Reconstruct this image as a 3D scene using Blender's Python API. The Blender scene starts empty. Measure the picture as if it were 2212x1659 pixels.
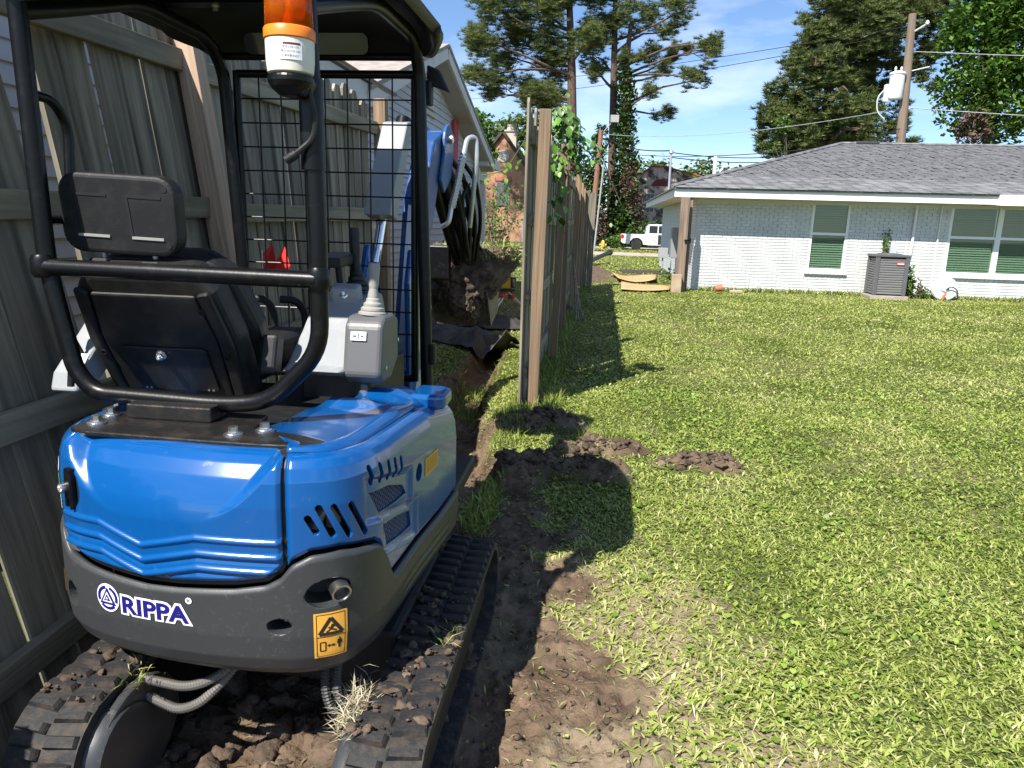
import bpy, bmesh, math, random
import numpy as np
from mathutils import Vector, Matrix

random.seed(7); rng = np.random.default_rng(7)
sc = bpy.context.scene
COL = sc.collection

# ------------------------------------------------------------------ camera
YAW, PITCH, ROLL, EYE = math.radians(6.6), math.radians(12.4), math.radians(1.68), 1.55
_f = Vector((-math.sin(YAW)*math.cos(PITCH), math.cos(YAW)*math.cos(PITCH), -math.sin(PITCH)))
_r0 = Vector((math.cos(YAW), math.sin(YAW), 0)); _u0 = _r0.cross(_f)
_r = _r0*math.cos(ROLL) + _u0*math.sin(ROLL); _u = _r.cross(_f)
cam_d = bpy.data.cameras.new('camera'); cam = bpy.data.objects.new('camera', cam_d); COL.objects.link(cam)
M = Matrix((_r, _u, -_f)).transposed().to_4x4(); M.translation = (0, 0, EYE); cam.matrix_world = M
cam_d.sensor_width = 36.0; cam_d.lens = 36.0*1600/2212; cam_d.clip_start = .05; cam_d.clip_end = 1500
sc.camera = cam

# ------------------------------------------------------------------ world, sun, exposure
LIGHT = Vector((.84, 1.65, -2.2)).normalized()
w = bpy.data.worlds.new('World'); sc.world = w; w.use_nodes = True
nt = w.node_tree; nt.nodes.clear()
out = nt.nodes.new('ShaderNodeOutputWorld'); bg = nt.nodes.new('ShaderNodeBackground')
sky = nt.nodes.new('ShaderNodeTexSky'); sky.sky_type = 'NISHITA'; sky.sun_disc = False
sky.sun_elevation = math.asin(-LIGHT.z); sky.sun_rotation = math.atan2(-LIGHT.x, -LIGHT.y)
sky.air_density = .85; sky.dust_density = .1; sky.ozone_density = 2.6
# thin cloud bands in the sky dome
tc = nt.nodes.new('ShaderNodeTexCoord'); mp = nt.nodes.new('ShaderNodeMapping'); mp.inputs['Scale'].default_value = (1.6, 1.6, 5.5)
mp.inputs['Location'].default_value = (.3, .2, .15)
no = nt.nodes.new('ShaderNodeTexNoise'); no.inputs['Scale'].default_value = 2.3; no.inputs['Detail'].default_value = 7; no.inputs['Roughness'].default_value = .55
rp = nt.nodes.new('ShaderNodeValToRGB'); rp.color_ramp.elements[0].position = .47; rp.color_ramp.elements[1].position = .80
rp.color_ramp.elements[0].color = (0, 0, 0, 1); rp.color_ramp.elements[1].color = (.62, .62, .62, 1)
mx = nt.nodes.new('ShaderNodeMix'); mx.data_type = 'RGBA'
mx.inputs['B'].default_value = (7.2, 7.6, 8.2, 1)
nt.links.new(tc.outputs['Generated'], mp.inputs['Vector']); nt.links.new(mp.outputs[0], no.inputs['Vector'])
nt.links.new(no.outputs['Fac'], rp.inputs['Fac']); nt.links.new(rp.outputs['Color'], mx.inputs['Factor'])
tn = nt.nodes.new('ShaderNodeMix'); tn.data_type = 'RGBA'; tn.blend_type = 'MULTIPLY'; tn.inputs['Factor'].default_value = 1; tn.inputs['B'].default_value = (.74, .81, .90, 1)
nt.links.new(sky.outputs[0], tn.inputs['A']); nt.links.new(tn.outputs['Result'], mx.inputs['A']); nt.links.new(mx.outputs['Result'], bg.inputs['Color'])
bg.inputs['Strength'].default_value = .10
nt.links.new(bg.outputs[0], out.inputs['Surface'])
sun_d = bpy.data.lights.new('sun', 'SUN'); sun_d.energy = 4.8; sun_d.angle = math.radians(.5); sun_d.color = (1, .95, .87)
sun = bpy.data.objects.new('sun', sun_d); COL.objects.link(sun); sun.rotation_euler = LIGHT.to_track_quat('-Z', 'Y').to_euler(); sun.location = (-5, -10, 12)
sc.view_settings.view_transform = 'Standard'; sc.view_settings.look = 'None'; sc.view_settings.gamma = 1; sc.view_settings.exposure = 1.0
sc.view_settings.use_curve_mapping = False
sc.cycles.max_bounces = 6; sc.cycles.transparent_max_bounces = 8
sc.cycles.use_denoising = True

# ------------------------------------------------------------------ helpers
def tag(o, label=None, cat=None, group=None, kind=None):
    if label: o['label'] = label
    if cat: o['category'] = cat
    if group: o['group'] = group
    if kind: o['kind'] = kind
    return o

def empty(name, loc, label=None, cat=None, group=None):
    o = bpy.data.objects.new(name, None); o.location = loc; o.empty_display_size = .1
    COL.objects.link(o); return tag(o, label, cat, group)

def setp(o, parent):
    if parent is not None:
        o.parent = parent
        m = Matrix.Identity(4)
        p = parent; loc = Vector((0, 0, 0))
        m = world_of(parent)
        o.matrix_parent_inverse = m.inverted()
    return o

def world_of(o):
    m = Matrix.LocRotScale(o.location, o.rotation_euler, o.scale)
    if o.parent is not None: m = world_of(o.parent) @ o.matrix_parent_inverse @ m
    return m

def link_mesh(name, me, mat=None, parent=None, smooth=False):
    o = bpy.data.objects.new(name, me); COL.objects.link(o)
    if mat is not None and not me.materials: me.materials.append(mat)
    if smooth: me.shade_smooth()
    return setp(o, parent)

def np_mesh(name, V, Fc, n, rnd=None):
    """V (k,3) verts, Fc flat face index array with n corners per face"""
    me = bpy.data.meshes.new(name); nf = len(Fc)//n
    me.vertices.add(len(V)); me.vertices.foreach_set('co', np.ascontiguousarray(V, dtype=np.float32).ravel())
    me.loops.add(len(Fc)); me.loops.foreach_set('vertex_index', np.ascontiguousarray(Fc, dtype=np.int32))
    me.polygons.add(nf); me.polygons.foreach_set('loop_start', np.arange(0, nf*n, n, dtype=np.int32))
    if rnd is not None:
        a = me.attributes.new('rnd', 'FLOAT', 'FACE'); a.data.foreach_set('value', np.ascontiguousarray(rnd, dtype=np.float32))
    me.update(calc_edges=True); return me

def bev(o, w=.004, seg=2, ang=35):
    m = o.modifiers.new('bevel', 'BEVEL'); m.width = w; m.segments = seg; m.limit_method = 'ANGLE'; m.angle_limit = math.radians(ang)
    m.harden_normals = False
    return o

def frame(d):
    d = Vector(d).normalized(); a = Vector((0, 0, 1)) if abs(d.z) < .9 else Vector((1, 0, 0))
    x = d.cross(a).normalized(); return x, d.cross(x).normalized()

def fillet(pts, r, n=6):
    pts = [Vector(p) for p in pts]; o = [pts[0]]
    for i in range(1, len(pts)-1):
        a, b, c = pts[i-1], pts[i], pts[i+1]
        u, v = (a-b), (c-b); k = min(r, u.length*.49, v.length*.49)
        p, q = b+u.normalized()*k, b+v.normalized()*k
        for j in range(n+1):
            t = j/n; o.append(p*(1-t)**2 + b*2*t*(1-t) + q*t*t)
    o.append(pts[-1]); return o

class MB:
    def __init__(s): s.v = []; s.f = []
    def add(s, vs, fs):
        b = len(s.v); s.v += [tuple(p) for p in vs]; s.f += [tuple(i+b for i in q) for q in fs]; return s
    def box(s, c, sz, rot=None, taper=1.):
        c = Vector(c); h = [k*.5 for k in sz]; vs = []
        for z in (-1, 1):
            k = taper if z > 0 else 1.
            for x, y in ((-1, -1), (1, -1), (1, 1), (-1, 1)):
                p = Vector((x*h[0]*k, y*h[1]*k, z*h[2]))
                if rot is not None: p = rot @ p
                vs.append(c+p)
        return s.add(vs, [(3, 2, 1, 0), (4, 5, 6, 7), (0, 1, 5, 4), (1, 2, 6, 5), (2, 3, 7, 6), (3, 0, 4, 7)])
    def bb(s, x0, x1, y0, y1, z0, z1): return s.box(((x0+x1)/2, (y0+y1)/2, (z0+z1)/2), (x1-x0, y1-y0, z1-z0))
    def tube(s, path, r, n=10, cap=True):
        P = [Vector(p) for p in path]; m = len(P); R = r if isinstance(r, (list, tuple)) else [r]*m
        vs = []; fs = []; prev = None
        for i in range(m):
            t = (P[min(i+1, m-1)] - P[max(i-1, 0)]).normalized()
            if prev is None: x, _ = frame(t)
            else:
                x = prev - t*prev.dot(t)
                x = x.normalized() if x.length > 1e-6 else frame(t)[0]
            prev = x; y = t.cross(x)
            for k in range(n):
                a = 2*math.pi*k/n; vs.append(P[i] + (x*math.cos(a) + y*math.sin(a))*R[i])
        for i in range(m-1):
            for k in range(n):
                a = i*n+k; b = i*n+(k+1) % n; fs.append((a, b, b+n, a+n))
        if cap: fs.append(tuple(range(n-1, -1, -1))); fs.append(tuple((m-1)*n+k for k in range(n)))
        return s.add(vs, fs)
    def cyl(s, p0, p1, r0, r1=None, n=16): return s.tube([p0, p1], [r0, r0 if r1 is None else r1], n)
    def lathe(s, base, axis, prof, n=24):
        d = Vector(axis).normalized(); x, y = frame(d); b = Vector(base); vs = []; fs = []
        for r, h in prof:
            for k in range(n):
                a = 2*math.pi*k/n; vs.append(b + d*h + (x*math.cos(a)+y*math.sin(a))*max(r, 1e-4))
        for i in range(len(prof)-1):
            for k in range(n):
                a = i*n+k; c = i*n+(k+1) % n; fs.append((a, c, c+n, a+n))
        fs.append(tuple(range(n-1, -1, -1))); fs.append(tuple((len(prof)-1)*n+k for k in range(n)))
        return s.add(vs, fs)
    def prism(s, poly, o, ax, ay, az, d):
        """poly (a,b) in plane ax,ay at origin o, extruded from 0 to d along az"""
        o, ax, ay, az = Vector(o), Vector(ax), Vector(ay), Vector(az); n = len(poly)
        vs = [o+ax*a+ay*b for a, b in poly] + [o+ax*a+ay*b+az*d for a, b in poly]
        fs = [tuple(range(n-1, -1, -1)), tuple(range(n, 2*n))] + [(i, (i+1) % n, n+(i+1) % n, n+i) for i in range(n)]
        return s.add(vs, fs)
    def build(s, name, mat, parent=None, smooth=False, bevel=0, seg=2):
        me = bpy.data.meshes.new(name); me.from_pydata(s.v, [], s.f); me.update()
        bm = bmesh.new(); bm.from_mesh(me); bmesh.ops.recalc_face_normals(bm, faces=bm.faces); bm.to_mesh(me); bm.free()
        o = link_mesh(name, me, mat, parent, smooth)
        if bevel: bev(o, bevel, seg)
        if smooth:
            try: me.set_sharp_from_angle(angle=math.radians(38))
            except Exception: pass
        return o

def rrect(w, h, r, n=5):
    o = []
    for cx, cy, a0 in ((w/2-r, h/2-r, 0), (-w/2+r, h/2-r, 90), (-w/2+r, -h/2+r, 180), (w/2-r, -h/2+r, 270)):
        for k in range(n+1):
            a = math.radians(a0+90*k/n); o.append((cx+r*math.cos(a), cy+r*math.sin(a)))
    return o

def rotz(a): return Matrix.Rotation(a, 3, 'Z')
def rotx(a): return Matrix.Rotation(a, 3, 'X')
def roty(a): return Matrix.Rotation(a, 3, 'Y')

def copy_tree(o, parent=None):
    c = o.copy(); COL.objects.link(c)
    if parent is not None: c.parent = parent
    for ch in list(o.children): copy_tree(ch, c)
    return c

# value-noise in numpy for terrain, masks and lumps
_perm = rng.random((256, 256))
def vnoise(x, y):
    xi = np.floor(x).astype(int); yi = np.floor(y).astype(int); fx = x-xi; fy = y-yi
    fx = fx*fx*(3-2*fx); fy = fy*fy*(3-2*fy)
    g = lambda a, b: _perm[a % 256, b % 256]
    return (g(xi, yi)*(1-fx)+g(xi+1, yi)*fx)*(1-fy) + (g(xi, yi+1)*(1-fx)+g(xi+1, yi+1)*fx)*fy
def fbm(x, y, o=4):
    s = 0; a = .5; t = 0
    for k in range(o): s = s + a*vnoise(x*2**k+17*k, y*2**k+31*k); t += a; a *= .5
    return s/t
def sstep(a, b, x): t = np.clip((x-a)/(b-a), 0, 1); return t*t*(3-2*t)

# ------------------------------------------------------------------ materials
MATS = {}
def mat(name, col, rough=.6, metal=0., col2=None, nscale=8., stretch=None, bump=0., bscale=60., coat=0., spec=.5, ramp=(.35, .65), orand=0., detail=5, dirt=None, trans=0.):
    if name in MATS: return MATS[name]
    m = bpy.data.materials.new(name); m.use_nodes = True; t = m.node_tree; b = t.nodes['Principled BSDF']
    b.inputs['Base Color'].default_value = (*col, 1); b.inputs['Roughness'].default_value = rough; b.inputs['Metallic'].default_value = metal
    b.inputs['Specular IOR Level'].default_value = spec
    if coat: b.inputs['Coat Weight'].default_value = coat; b.inputs['Coat Roughness'].default_value = .06
    L = t.links.new; co = t.nodes.new('ShaderNodeTexCoord'); vec = co.outputs['Object']
    if stretch:
        mpn = t.nodes.new('ShaderNodeMapping'); mpn.inputs['Scale'].default_value = stretch; L(vec, mpn.inputs['Vector']); vec = mpn.outputs[0]
        if orand:
            oi = t.nodes.new('ShaderNodeObjectInfo'); sc_ = t.nodes.new('ShaderNodeMath'); sc_.operation = 'MULTIPLY'; sc_.inputs[1].default_value = 50
            L(oi.outputs['Random'], sc_.inputs[0]); L(sc_.outputs[0], mpn.inputs['Location'])
    c_out = None
    if col2 is not None:
        nz = t.nodes.new('ShaderNodeTexNoise'); nz.inputs['Scale'].default_value = nscale; nz.inputs['Detail'].default_value = detail; L(vec, nz.inputs['Vector'])
        rr = t.nodes.new('ShaderNodeValToRGB'); rr.color_ramp.elements[0].position = ramp[0]; rr.color_ramp.elements[1].position = ramp[1]
        rr.color_ramp.elements[0].color = (*col, 1); rr.color_ramp.elements[1].color = (*col2, 1); L(nz.outputs['Fac'], rr.inputs['Fac']); c_out = rr.outputs['Color']
    if orand:
        oi2 = t.nodes.new('ShaderNodeObjectInfo'); mr = t.nodes.new('ShaderNodeMapRange'); mr.inputs['To Min'].default_value = 1-orand; mr.inputs['To Max'].default_value = 1+orand
        L(oi2.outputs['Random'], mr.inputs['Value']); hs = t.nodes.new('ShaderNodeHueSaturation'); hs.inputs['Color'].default_value = (*col, 1)
        if c_out: L(c_out, hs.inputs['Color'])
        L(mr.outputs[0], hs.inputs['Value']); c_out = hs.outputs['Color']
    if dirt:
        dcol, dscale, lo, hi = dirt
        n3 = t.nodes.new('ShaderNodeTexNoise'); n3.inputs['Scale'].default_value = dscale; n3.inputs['Detail'].default_value = 8; n3.inputs['Roughness'].default_value = .7
        L(co.outputs['Object'], n3.inputs['Vector'])
        r3 = t.nodes.new('ShaderNodeMapRange'); r3.inputs['From Min'].default_value = lo; r3.inputs['From Max'].default_value = hi; L(n3.outputs['Fac'], r3.inputs['Value'])
        mm = t.nodes.new('ShaderNodeMix'); mm.data_type = 'RGBA'; mm.inputs['A'].default_value = (*col, 1); mm.inputs['B'].default_value = (*dcol, 1)
        if c_out: L(c_out, mm.inputs['A'])
        L(r3.outputs[0], mm.inputs['Factor']); c_out = mm.outputs['Result']
        rm = t.nodes.new('ShaderNodeMapRange'); rm.inputs['To Min'].default_value = rough; rm.inputs['To Max'].default_value = min(.85, rough+.35); L(r3.outputs[0], rm.inputs['Value']); L(rm.outputs[0], b.inputs['Roughness'])
    if c_out: L(c_out, b.inputs['Base Color'])
    if bump:
        n2 = t.nodes.new('ShaderNodeTexNoise'); n2.inputs['Scale'].default_value = bscale; n2.inputs['Detail'].default_value = 6; L(vec, n2.inputs['Vector'])
        bp = t.nodes.new('ShaderNodeBump'); bp.inputs['Strength'].default_value = bump; bp.inputs['Distance'].default_value = .01; L(n2.outputs['Fac'], bp.inputs['Height']); L(bp.outputs[0], b.inputs['Normal'])
    MATS[name] = m; return m

def leafmat(name, cols, rough=.5, trans=.35):
    """foliage: colour by per-leaf random attribute, thin translucent leaves"""
    m = bpy.data.materials.new(name); m.use_nodes = True; t = m.node_tree; t.nodes.clear(); L = t.links.new
    o = t.nodes.new('ShaderNodeOutputMaterial'); a = t.nodes.new('ShaderNodeAttribute'); a.attribute_name = 'rnd'
    r = t.nodes.new('ShaderNodeValToRGB'); el = r.color_ramp.elements
    el[0].position = 0; el[0].color = (*cols[0], 1); el[1].position = 1; el[1].color = (*cols[-1], 1)
    for i, c in enumerate(cols[1:-1]): e = el.new((i+1)/(len(cols)-1)); e.color = (*c, 1)
    L(a.outputs['Fac'], r.inputs['Fac'])
    b = t.nodes.new('ShaderNodeBsdfPrincipled'); b.inputs['Roughness'].default_value = rough; b.inputs['Specular IOR Level'].default_value = .35; L(r.outputs['Color'], b.inputs['Base Color'])
    tr = t.nodes.new('ShaderNodeBsdfTranslucent'); L(r.outputs['Color'], tr.inputs['Color'])
    mxs = t.nodes.new('ShaderNodeMixShader'); mxs.inputs[0].default_value = trans; L(b.outputs[0], mxs.inputs[1]); L(tr.outputs[0], mxs.inputs[2]); L(mxs.outputs[0], o.inputs['Surface'])
    return m

BLUE = mat('blue_paint', (.0015, .074, .265), .22, coat=.7, dirt=((.10, .13, .16), 26, .60, 1.05))
GREYP = mat('grey_paint', (.036, .039, .042), .42, dirt=((.15, .135, .11), 60, .575, .98), bump=.05, bscale=300)
BLACKM = mat('black_tube', (.004, .004, .0045), .34, spec=.28, col2=(.013, .012, .011), nscale=30, ramp=(.55, .75), bump=.04, bscale=90)
BLACKP = mat('black_plastic', (.0095, .0095, .010), .5, spec=.4, col2=(.024, .023, .021), nscale=25, ramp=(.45, .85), bump=.12, bscale=400)
RUBBER = mat('track_rubber', (.013, .013, .014), .75, col2=(.062, .045, .032), nscale=22, ramp=(.44, .70), bump=.4, bscale=80)
STEEL = mat('bright_steel', (.72, .72, .70), .32, 1.0, bump=.05, bscale=120)
CHROME = mat('chrome', (.75, .75, .76), .12, 1.0)
DARKST = mat('worn_steel', (.18, .17, .16), .45, .8, col2=(.1, .07, .05), nscale=20)
LGREY = mat('light_grey_plastic', (.27, .285, .30), .5, bump=.05, bscale=300, dirt=((.4, .38, .33), 20, .55, .9))
MGREY = mat('mid_grey_plastic', (.095, .097, .10), .42, bump=.1, bscale=500)
GRIP = mat('grey_grip', (.30, .29, .27), .55, bump=.05)
WHITEST = mat('white_sticker', (.8, .8, .82), .4)
NAVY = mat('navy_sticker', (.012, .01, .16), .4)
YEL = mat('yellow_sticker', (.72, .36, .05), .45, dirt=((.5, .3, .1), 30, .6, .9))
INK = mat('black_ink', (.015, .012, .01), .6)
GREENST = mat('green_sticker', (.25, .55, .06), .5)
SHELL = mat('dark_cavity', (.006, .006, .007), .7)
WOOD = mat('fence_wood', (.30, .26, .19), .85, col2=(.10, .088, .066), nscale=3, stretch=(9, 9, .55), bump=.5, bscale=5, orand=.28, ramp=(.3, .7), dirt=((.13, .14, .08), 2.2, .52, .85))
WOODB = mat('fence_post_wood', (.31, .215, .13), .8, col2=(.14, .09, .052), nscale=2.5, stretch=(16, 16, .5), bump=.7, bscale=6, orand=.12, ramp=(.3, .72), dirt=((.16, .145, .12), 5, .5, .8))
RAILW = mat('fence_rail_wood', (.31, .27, .19), .85, col2=(.15, .135, .09), nscale=3, stretch=(9, .5, 9), bump=.45, bscale=5, orand=.15, ramp=(.3, .7), dirt=((.16, .16, .08), 2.5, .5, .8))
SOIL = mat('soil', (.045, .029, .02), .95, col2=(.15, .105, .07), nscale=14, bump=1.0, bscale=70, ramp=(.35, .7))
# ------------------------------------------------------------------ ground
def seg_d(x, y, pts):
    d = np.full_like(x, 1e9)
    for (x0, y0), (x1, y1) in zip(pts[:-1], pts[1:]):
        vx, vy = x1-x0, y1-y0; t = np.clip(((x-x0)*vx+(y-y0)*vy)/(vx*vx+vy*vy+1e-9), 0, 1)
        d = np.minimum(d, np.hypot(x-x0-t*vx, y-y0-t*vy))
    return d
TRENCH = [(-.74, 4.3), (-.88, 4.95), (-1.05, 5.7), (-1.16, 6.5), (-1.27, 8.1), (-1.33, 9.4)]
MOUNDS = [([(-.75, 5.3), (-.55, 5.45), (-.3, 5.6), (-.2, 5.5)], .17, .10), ([(-.85, 4.6), (-.6, 4.45), (-.43, 4.45), (-.14, 4.5), (.1, 4.45)], .15, .10),
          ([(-.2, 4.85), (.0, 4.98), (.25, 4.95)], .12, .075), ([(.48, 4.7), (.62, 4.72), (.87, 4.72)], .10, .06), ([(-1.35, 5.0), (-1.25, 6.0), (-1.35, 7)], .2, .05)]
def masks(x, y):
    n = fbm(x*2.2, y*2.2, 4)-.5; n2 = fbm(x*7+9, y*7+4, 3)-.5
    e = .5*n + .30*n2
    bx = np.interp(y, [0, 1.93, 2.27, 2.58, 3.07, 3.38, 3.98, 4.4], [.36, .30, .24, .06, -.03, -.16, -.30, -.34])
    soil = sstep(-.06, .06, bx - x + e*1.25)*sstep(4.5, 4.2, y)*sstep(-1.75, -1.6, x)
    grassy = sstep(.16, .06, np.hypot((x+.58)/1.0, (y-3.75)/2.4)+e*.25)
    soil = soil*(1-grassy)
    soil = np.maximum(soil, sstep(.06, -.06, seg_d(x, y, TRENCH)-.2+e*.25))
    for pts, r, _ in MOUNDS: soil = np.maximum(soil, sstep(.05, -.05, seg_d(x, y, pts)-r+e*.22))
    soil = np.maximum(soil, sstep(.25, -.1, seg_d(x, y, [(-.3, 20), (-.1, 24), (-.5, 30)])-.35+e*1.2))
    dry = sstep(.2, -.12, seg_d(x, y, [(.62, 1.9), (.38, 2.2), (.2, 2.7), (-.02, 3.15)])-.20+e*1.3)
    dry = np.maximum(dry, .8*sstep(.3, -.15, seg_d(x, y, [(-.9, 5.0), (-.95, 4.6), (-.8, 4.2)])-.12+e*.5))
    dry = np.maximum(dry, .55*sstep(.3, -.2, seg_d(x, y, [(1.7, 10.2), (1.0, 13), (.2, 16.4), (-.1, 20)])-.12+e*1.6))
    dry = np.maximum(dry, .5*sstep(.3, -.2, seg_d(x, y, [(2.6, 11.5), (1.6, 14), (.7, 19), (.1, 24)])-.12+e*1.6))
    dry = np.maximum(dry, .9*sstep(.4, -.2, seg_d(x, y, [(-1.6, 11.2), (-1.2, 14), (-1.0, 18)])-.35+e*1.2))
    dry = np.maximum(dry, .35*sstep(.60, .72, fbm(x*.9+3, y*.9, 4)))
    return soil, dry
def height(x, y):
    soil, dry = masks(x, y)
    h = (fbm(x*.35, y*.35, 3)-.5)*.05*sstep(2, 6, y) - .30*sstep(24, 46, y)
    h += soil*((fbm(x*5, y*5, 5)-.5)*.10*(y < 40) + (np.abs(fbm(x*13+5, y*13, 4)-.5)*-2+.3)*.045*(y < 12) + (np.abs(vnoise(x*38, y*38)-.5)*-2+.5)*.016*(y < 9) + (vnoise(x*62+9, y*62)-.5)*.012*(y < 9))
    h += dry*(fbm(x*9, y*9, 4)-.5)*.02*(y < 12)
    d = seg_d(x, y, TRENCH); h += -.24*sstep(.22, .08, d+(fbm(x*6, y*6, 3)-.5)*.12)
    for pts, r, a in MOUNDS: h += a*sstep(r+.06, r*.2, seg_d(x, y, pts)+(fbm(x*8, y*8, 3)-.5)*.14)
    # shallow rut beside the right track
    h += -.03*sstep(.10, .02, np.abs(x+.20+.1*np.sin(y)))*sstep(1.2, 2., y)*sstep(4.2, 3.6, y)
    return h
def axis(fine0, fine1, step, lo, hi, grow=1.12):
    a = list(np.arange(fine0, fine1+1e-6, step)); s = step; v = fine1
    while v < hi: s = s*grow; v += s; a.append(v)
    s = step; v = fine0
    while v > lo: s = s*grow; v -= s; a.insert(0, v)
    return np.array(a)
ax = axis(-1.9, 1.2, .014, -320, 320, 1.10); ay = axis(1.4, 6.6, .014, -120, 700, 1.06)
X, Y = np.meshgrid(ax, ay, indexing='ij'); Z = height(X, Y); soilm, drym = masks(X, Y)
ni, nj = X.shape; idx = np.arange(ni*nj).reshape(ni, nj)
Fq = np.stack([idx[:-1, :-1], idx[1:, :-1], idx[1:, 1:], idx[:-1, 1:]], -1).reshape(-1)
me = np_mesh('ground', np.stack([X, Y, Z], -1).reshape(-1, 3), Fq, 4)
crust = sstep(.46, .62, fbm(X*3.6+2, Y*3.6+8, 4))*sstep(-.55, .0, X)*(Y < 6)
for nm, v in (('soil', soilm*(1-.8*crust)), ('dry', np.maximum(drym, .85*crust*soilm))):
    at = me.attributes.new(nm, 'FLOAT', 'POINT'); at.data.foreach_set('value', v.astype(np.float32).ravel())
gm = bpy.data.materials.new('ground_mix'); gm.use_nodes = True; t = gm.node_tree; L = t.links.new; B = t.nodes['Principled BSDF']
B.inputs['Roughness'].default_value = .95; B.inputs['Specular IOR Level'].default_value = .2
co = t.nodes.new('ShaderNodeTexCoord')
def ramp_noise(scale, c0, c1, lo=.35, hi=.65, det=8):
    n = t.nodes.new('ShaderNodeTexNoise'); n.inputs['Scale'].default_value = scale; n.inputs['Detail'].default_value = det; n.inputs['Roughness'].default_value = .65; L(co.outputs['Object'], n.inputs['Vector'])
    r = t.nodes.new('ShaderNodeValToRGB'); r.color_ramp.elements[0].position = lo; r.color_ramp.elements[1].position = hi
    r.color_ramp.elements[0].color = (*c0, 1); r.color_ramp.elements[1].color = (*c1, 1); L(n.outputs['Fac'], r.inputs['Fac']); return r.outputs['Color'], n
cg, _ = ramp_noise(5, (.040, .055, .016), (.085, .10, .032)); cs, ns = ramp_noise(5, (.050, .032, .020), (.19, .134, .090), .33, .66); cd, _ = ramp_noise(14, (.17, .125, .085), (.30, .235, .165))
def mixn(a, b, attr):
    A = t.nodes.new('ShaderNodeAttribute'); A.attribute_name = attr; mx = t.nodes.new('ShaderNodeMix'); mx.data_type = 'RGBA'
    L(A.outputs['Fac'], mx.inputs['Factor']); L(a, mx.inputs['A']); L(b, mx.inputs['B']); return mx.outputs['Result']
L(mixn(mixn(cg, cd, 'dry'), cs, 'soil'), B.inputs['Base Color'])
nb = t.nodes.new('ShaderNodeTexNoise'); nb.inputs['Scale'].default_value = 60; nb.inputs['Detail'].default_value = 7; L(co.outputs['Object'], nb.inputs['Vector'])
bp = t.nodes.new('ShaderNodeBump'); bp.inputs['Strength'].default_value = .9; bp.inputs['Distance'].default_value = .012; L(nb.outputs['Fac'], bp.inputs['Height']); L(bp.outputs[0], B.inputs['Normal'])
ground = link_mesh('ground', me, gm, smooth=True); tag(ground, kind='structure')

# street beyond the lawn
m = MB(); m.bb(-60, 60, 45.8, 50.6, -.6, -.27)
st = m.build('street', mat('pale_concrete', (.34, .28, .21), .9, col2=(.44, .37, .29), nscale=2, bump=.2)); tag(st, kind='structure')
m = MB(); m.bb(-1, 14, 57.5, 62.5, -.6, -.265)
tag(m.build('driveway', mat('driveway_gravel', (.30, .24, .18), .95, col2=(.4, .33, .26), nscale=5, bump=.4)), kind='structure')

# ------------------------------------------------------------------ grass and weeds
def blades(x, y, ln, wd, lean, rnd, z=None, name='g'):
    n = len(x); z = height(x, y) if z is None else z
    a = rng.random(n)*2*math.pi; dx, dy = np.cos(a), np.sin(a); l1 = lean; 
    base = np.stack([x, y, z-.004], -1); dirv = np.stack([dx*np.sin(l1), dy*np.sin(l1), np.cos(l1)], -1)
    l2 = np.minimum(l1*1.5+.25, 1.75); dir2 = np.stack([dx*np.sin(l2), dy*np.sin(l2), np.cos(l2)], -1)
    tw = a+math.pi/2+(rng.random(n)-.5)*.9; side = np.stack([np.cos(tw), np.sin(tw), (rng.random(n)-.5)*.7], -1)
    mid = base+dirv*(ln*.5)[:, None]; tip = mid+dir2*(ln*.5)[:, None]; hw = side*(wd*.5)[:, None]
    V = np.stack([base, mid+hw, tip, mid-hw], 1).reshape(-1, 3)
    return V, np.arange(n*4), rnd
VV, RR = [], []
def area(x0, x1, y0, y1, dens, wmul, lmul, broad=.3, cone=True, far=False):
    n = int((x1-x0)*(y1-y0)*dens); x = x0+(x1-x0)*rng.random(n); y = y0+(y1-y0)*rng.random(n)
    if cone: k = (x < .66*y+.9); x, y = x[k], y[k]
    s, d = masks(x, y); keep = rng.random(len(x)) > np.clip(np.maximum(s*1.02-.02*(rng.random(len(x)) < .5), .5*d), 0, .985)
    keep &= ~((x > 2.25) & (y > 19.1) & (y < 31)); keep &= ~((y > 45.6) & (y < 50.8)); keep &= ~((y > 57.4) & (y < 62.6) & (x > -1))
    keep &= ~((x < -2.68) & (y > 5) & (y < 20))
    x, y = x[keep], y[keep]; n = len(x); d = d[keep]; s = s[keep]
    patch = fbm(x*1.3+40, y*1.3, 3); patch2 = fbm(x*4+7, y*4+2, 3)
    isb = rng.random(n) < broad*np.clip(1.8*(patch2-.2), .2, 1.6)
    isl = (~isb) & (rng.random(n) < .16)
    ln = np.where(isb, .015+.016*rng.random(n)**2, .018+.034*rng.random(n))*lmul*(.75+.6*patch)
    wd = np.where(isb, .016+.018*rng.random(n)**2, .0042+.0034*rng.random(n))*wmul
    ln = np.where(isl, (.026+.026*rng.random(n))*lmul, ln); wd = np.where(isl, (.0075+.006*rng.random(n))*wmul, wd)
    lean = np.where(isb, 1.0+.55*rng.random(n), .55+.95*rng.random(n))
    rnd = np.clip(.21+.56*rng.random(n)+.5*(patch-.5)+.05*d+np.where(rng.random(n) < .10, .35, 0)-.10*isb-.05*isl, 0, 1)
    V, _, r = blades(x, y, ln, wd, lean, rnd); VV.append(V); RR.append(r)
area(-.75, 4.2, 1.75, 4.2, 15000, 1.15, 1.05, .34); area(-2.6, 6.2, 4.2, 7, 8000, 1.45, 1.1, .36); area(-2.6, 9.2, 7, 12, 3400, 2.1, 1.15, .3)
area(-2.6, 14, 12, 20, 1600, 3.0, 1.3, .25); area(-4, 16, 20, 45, 130, 7., 2., .15); area(-14, 20, 50.8, 62, 70, 12., 3.2, .3)
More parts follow.
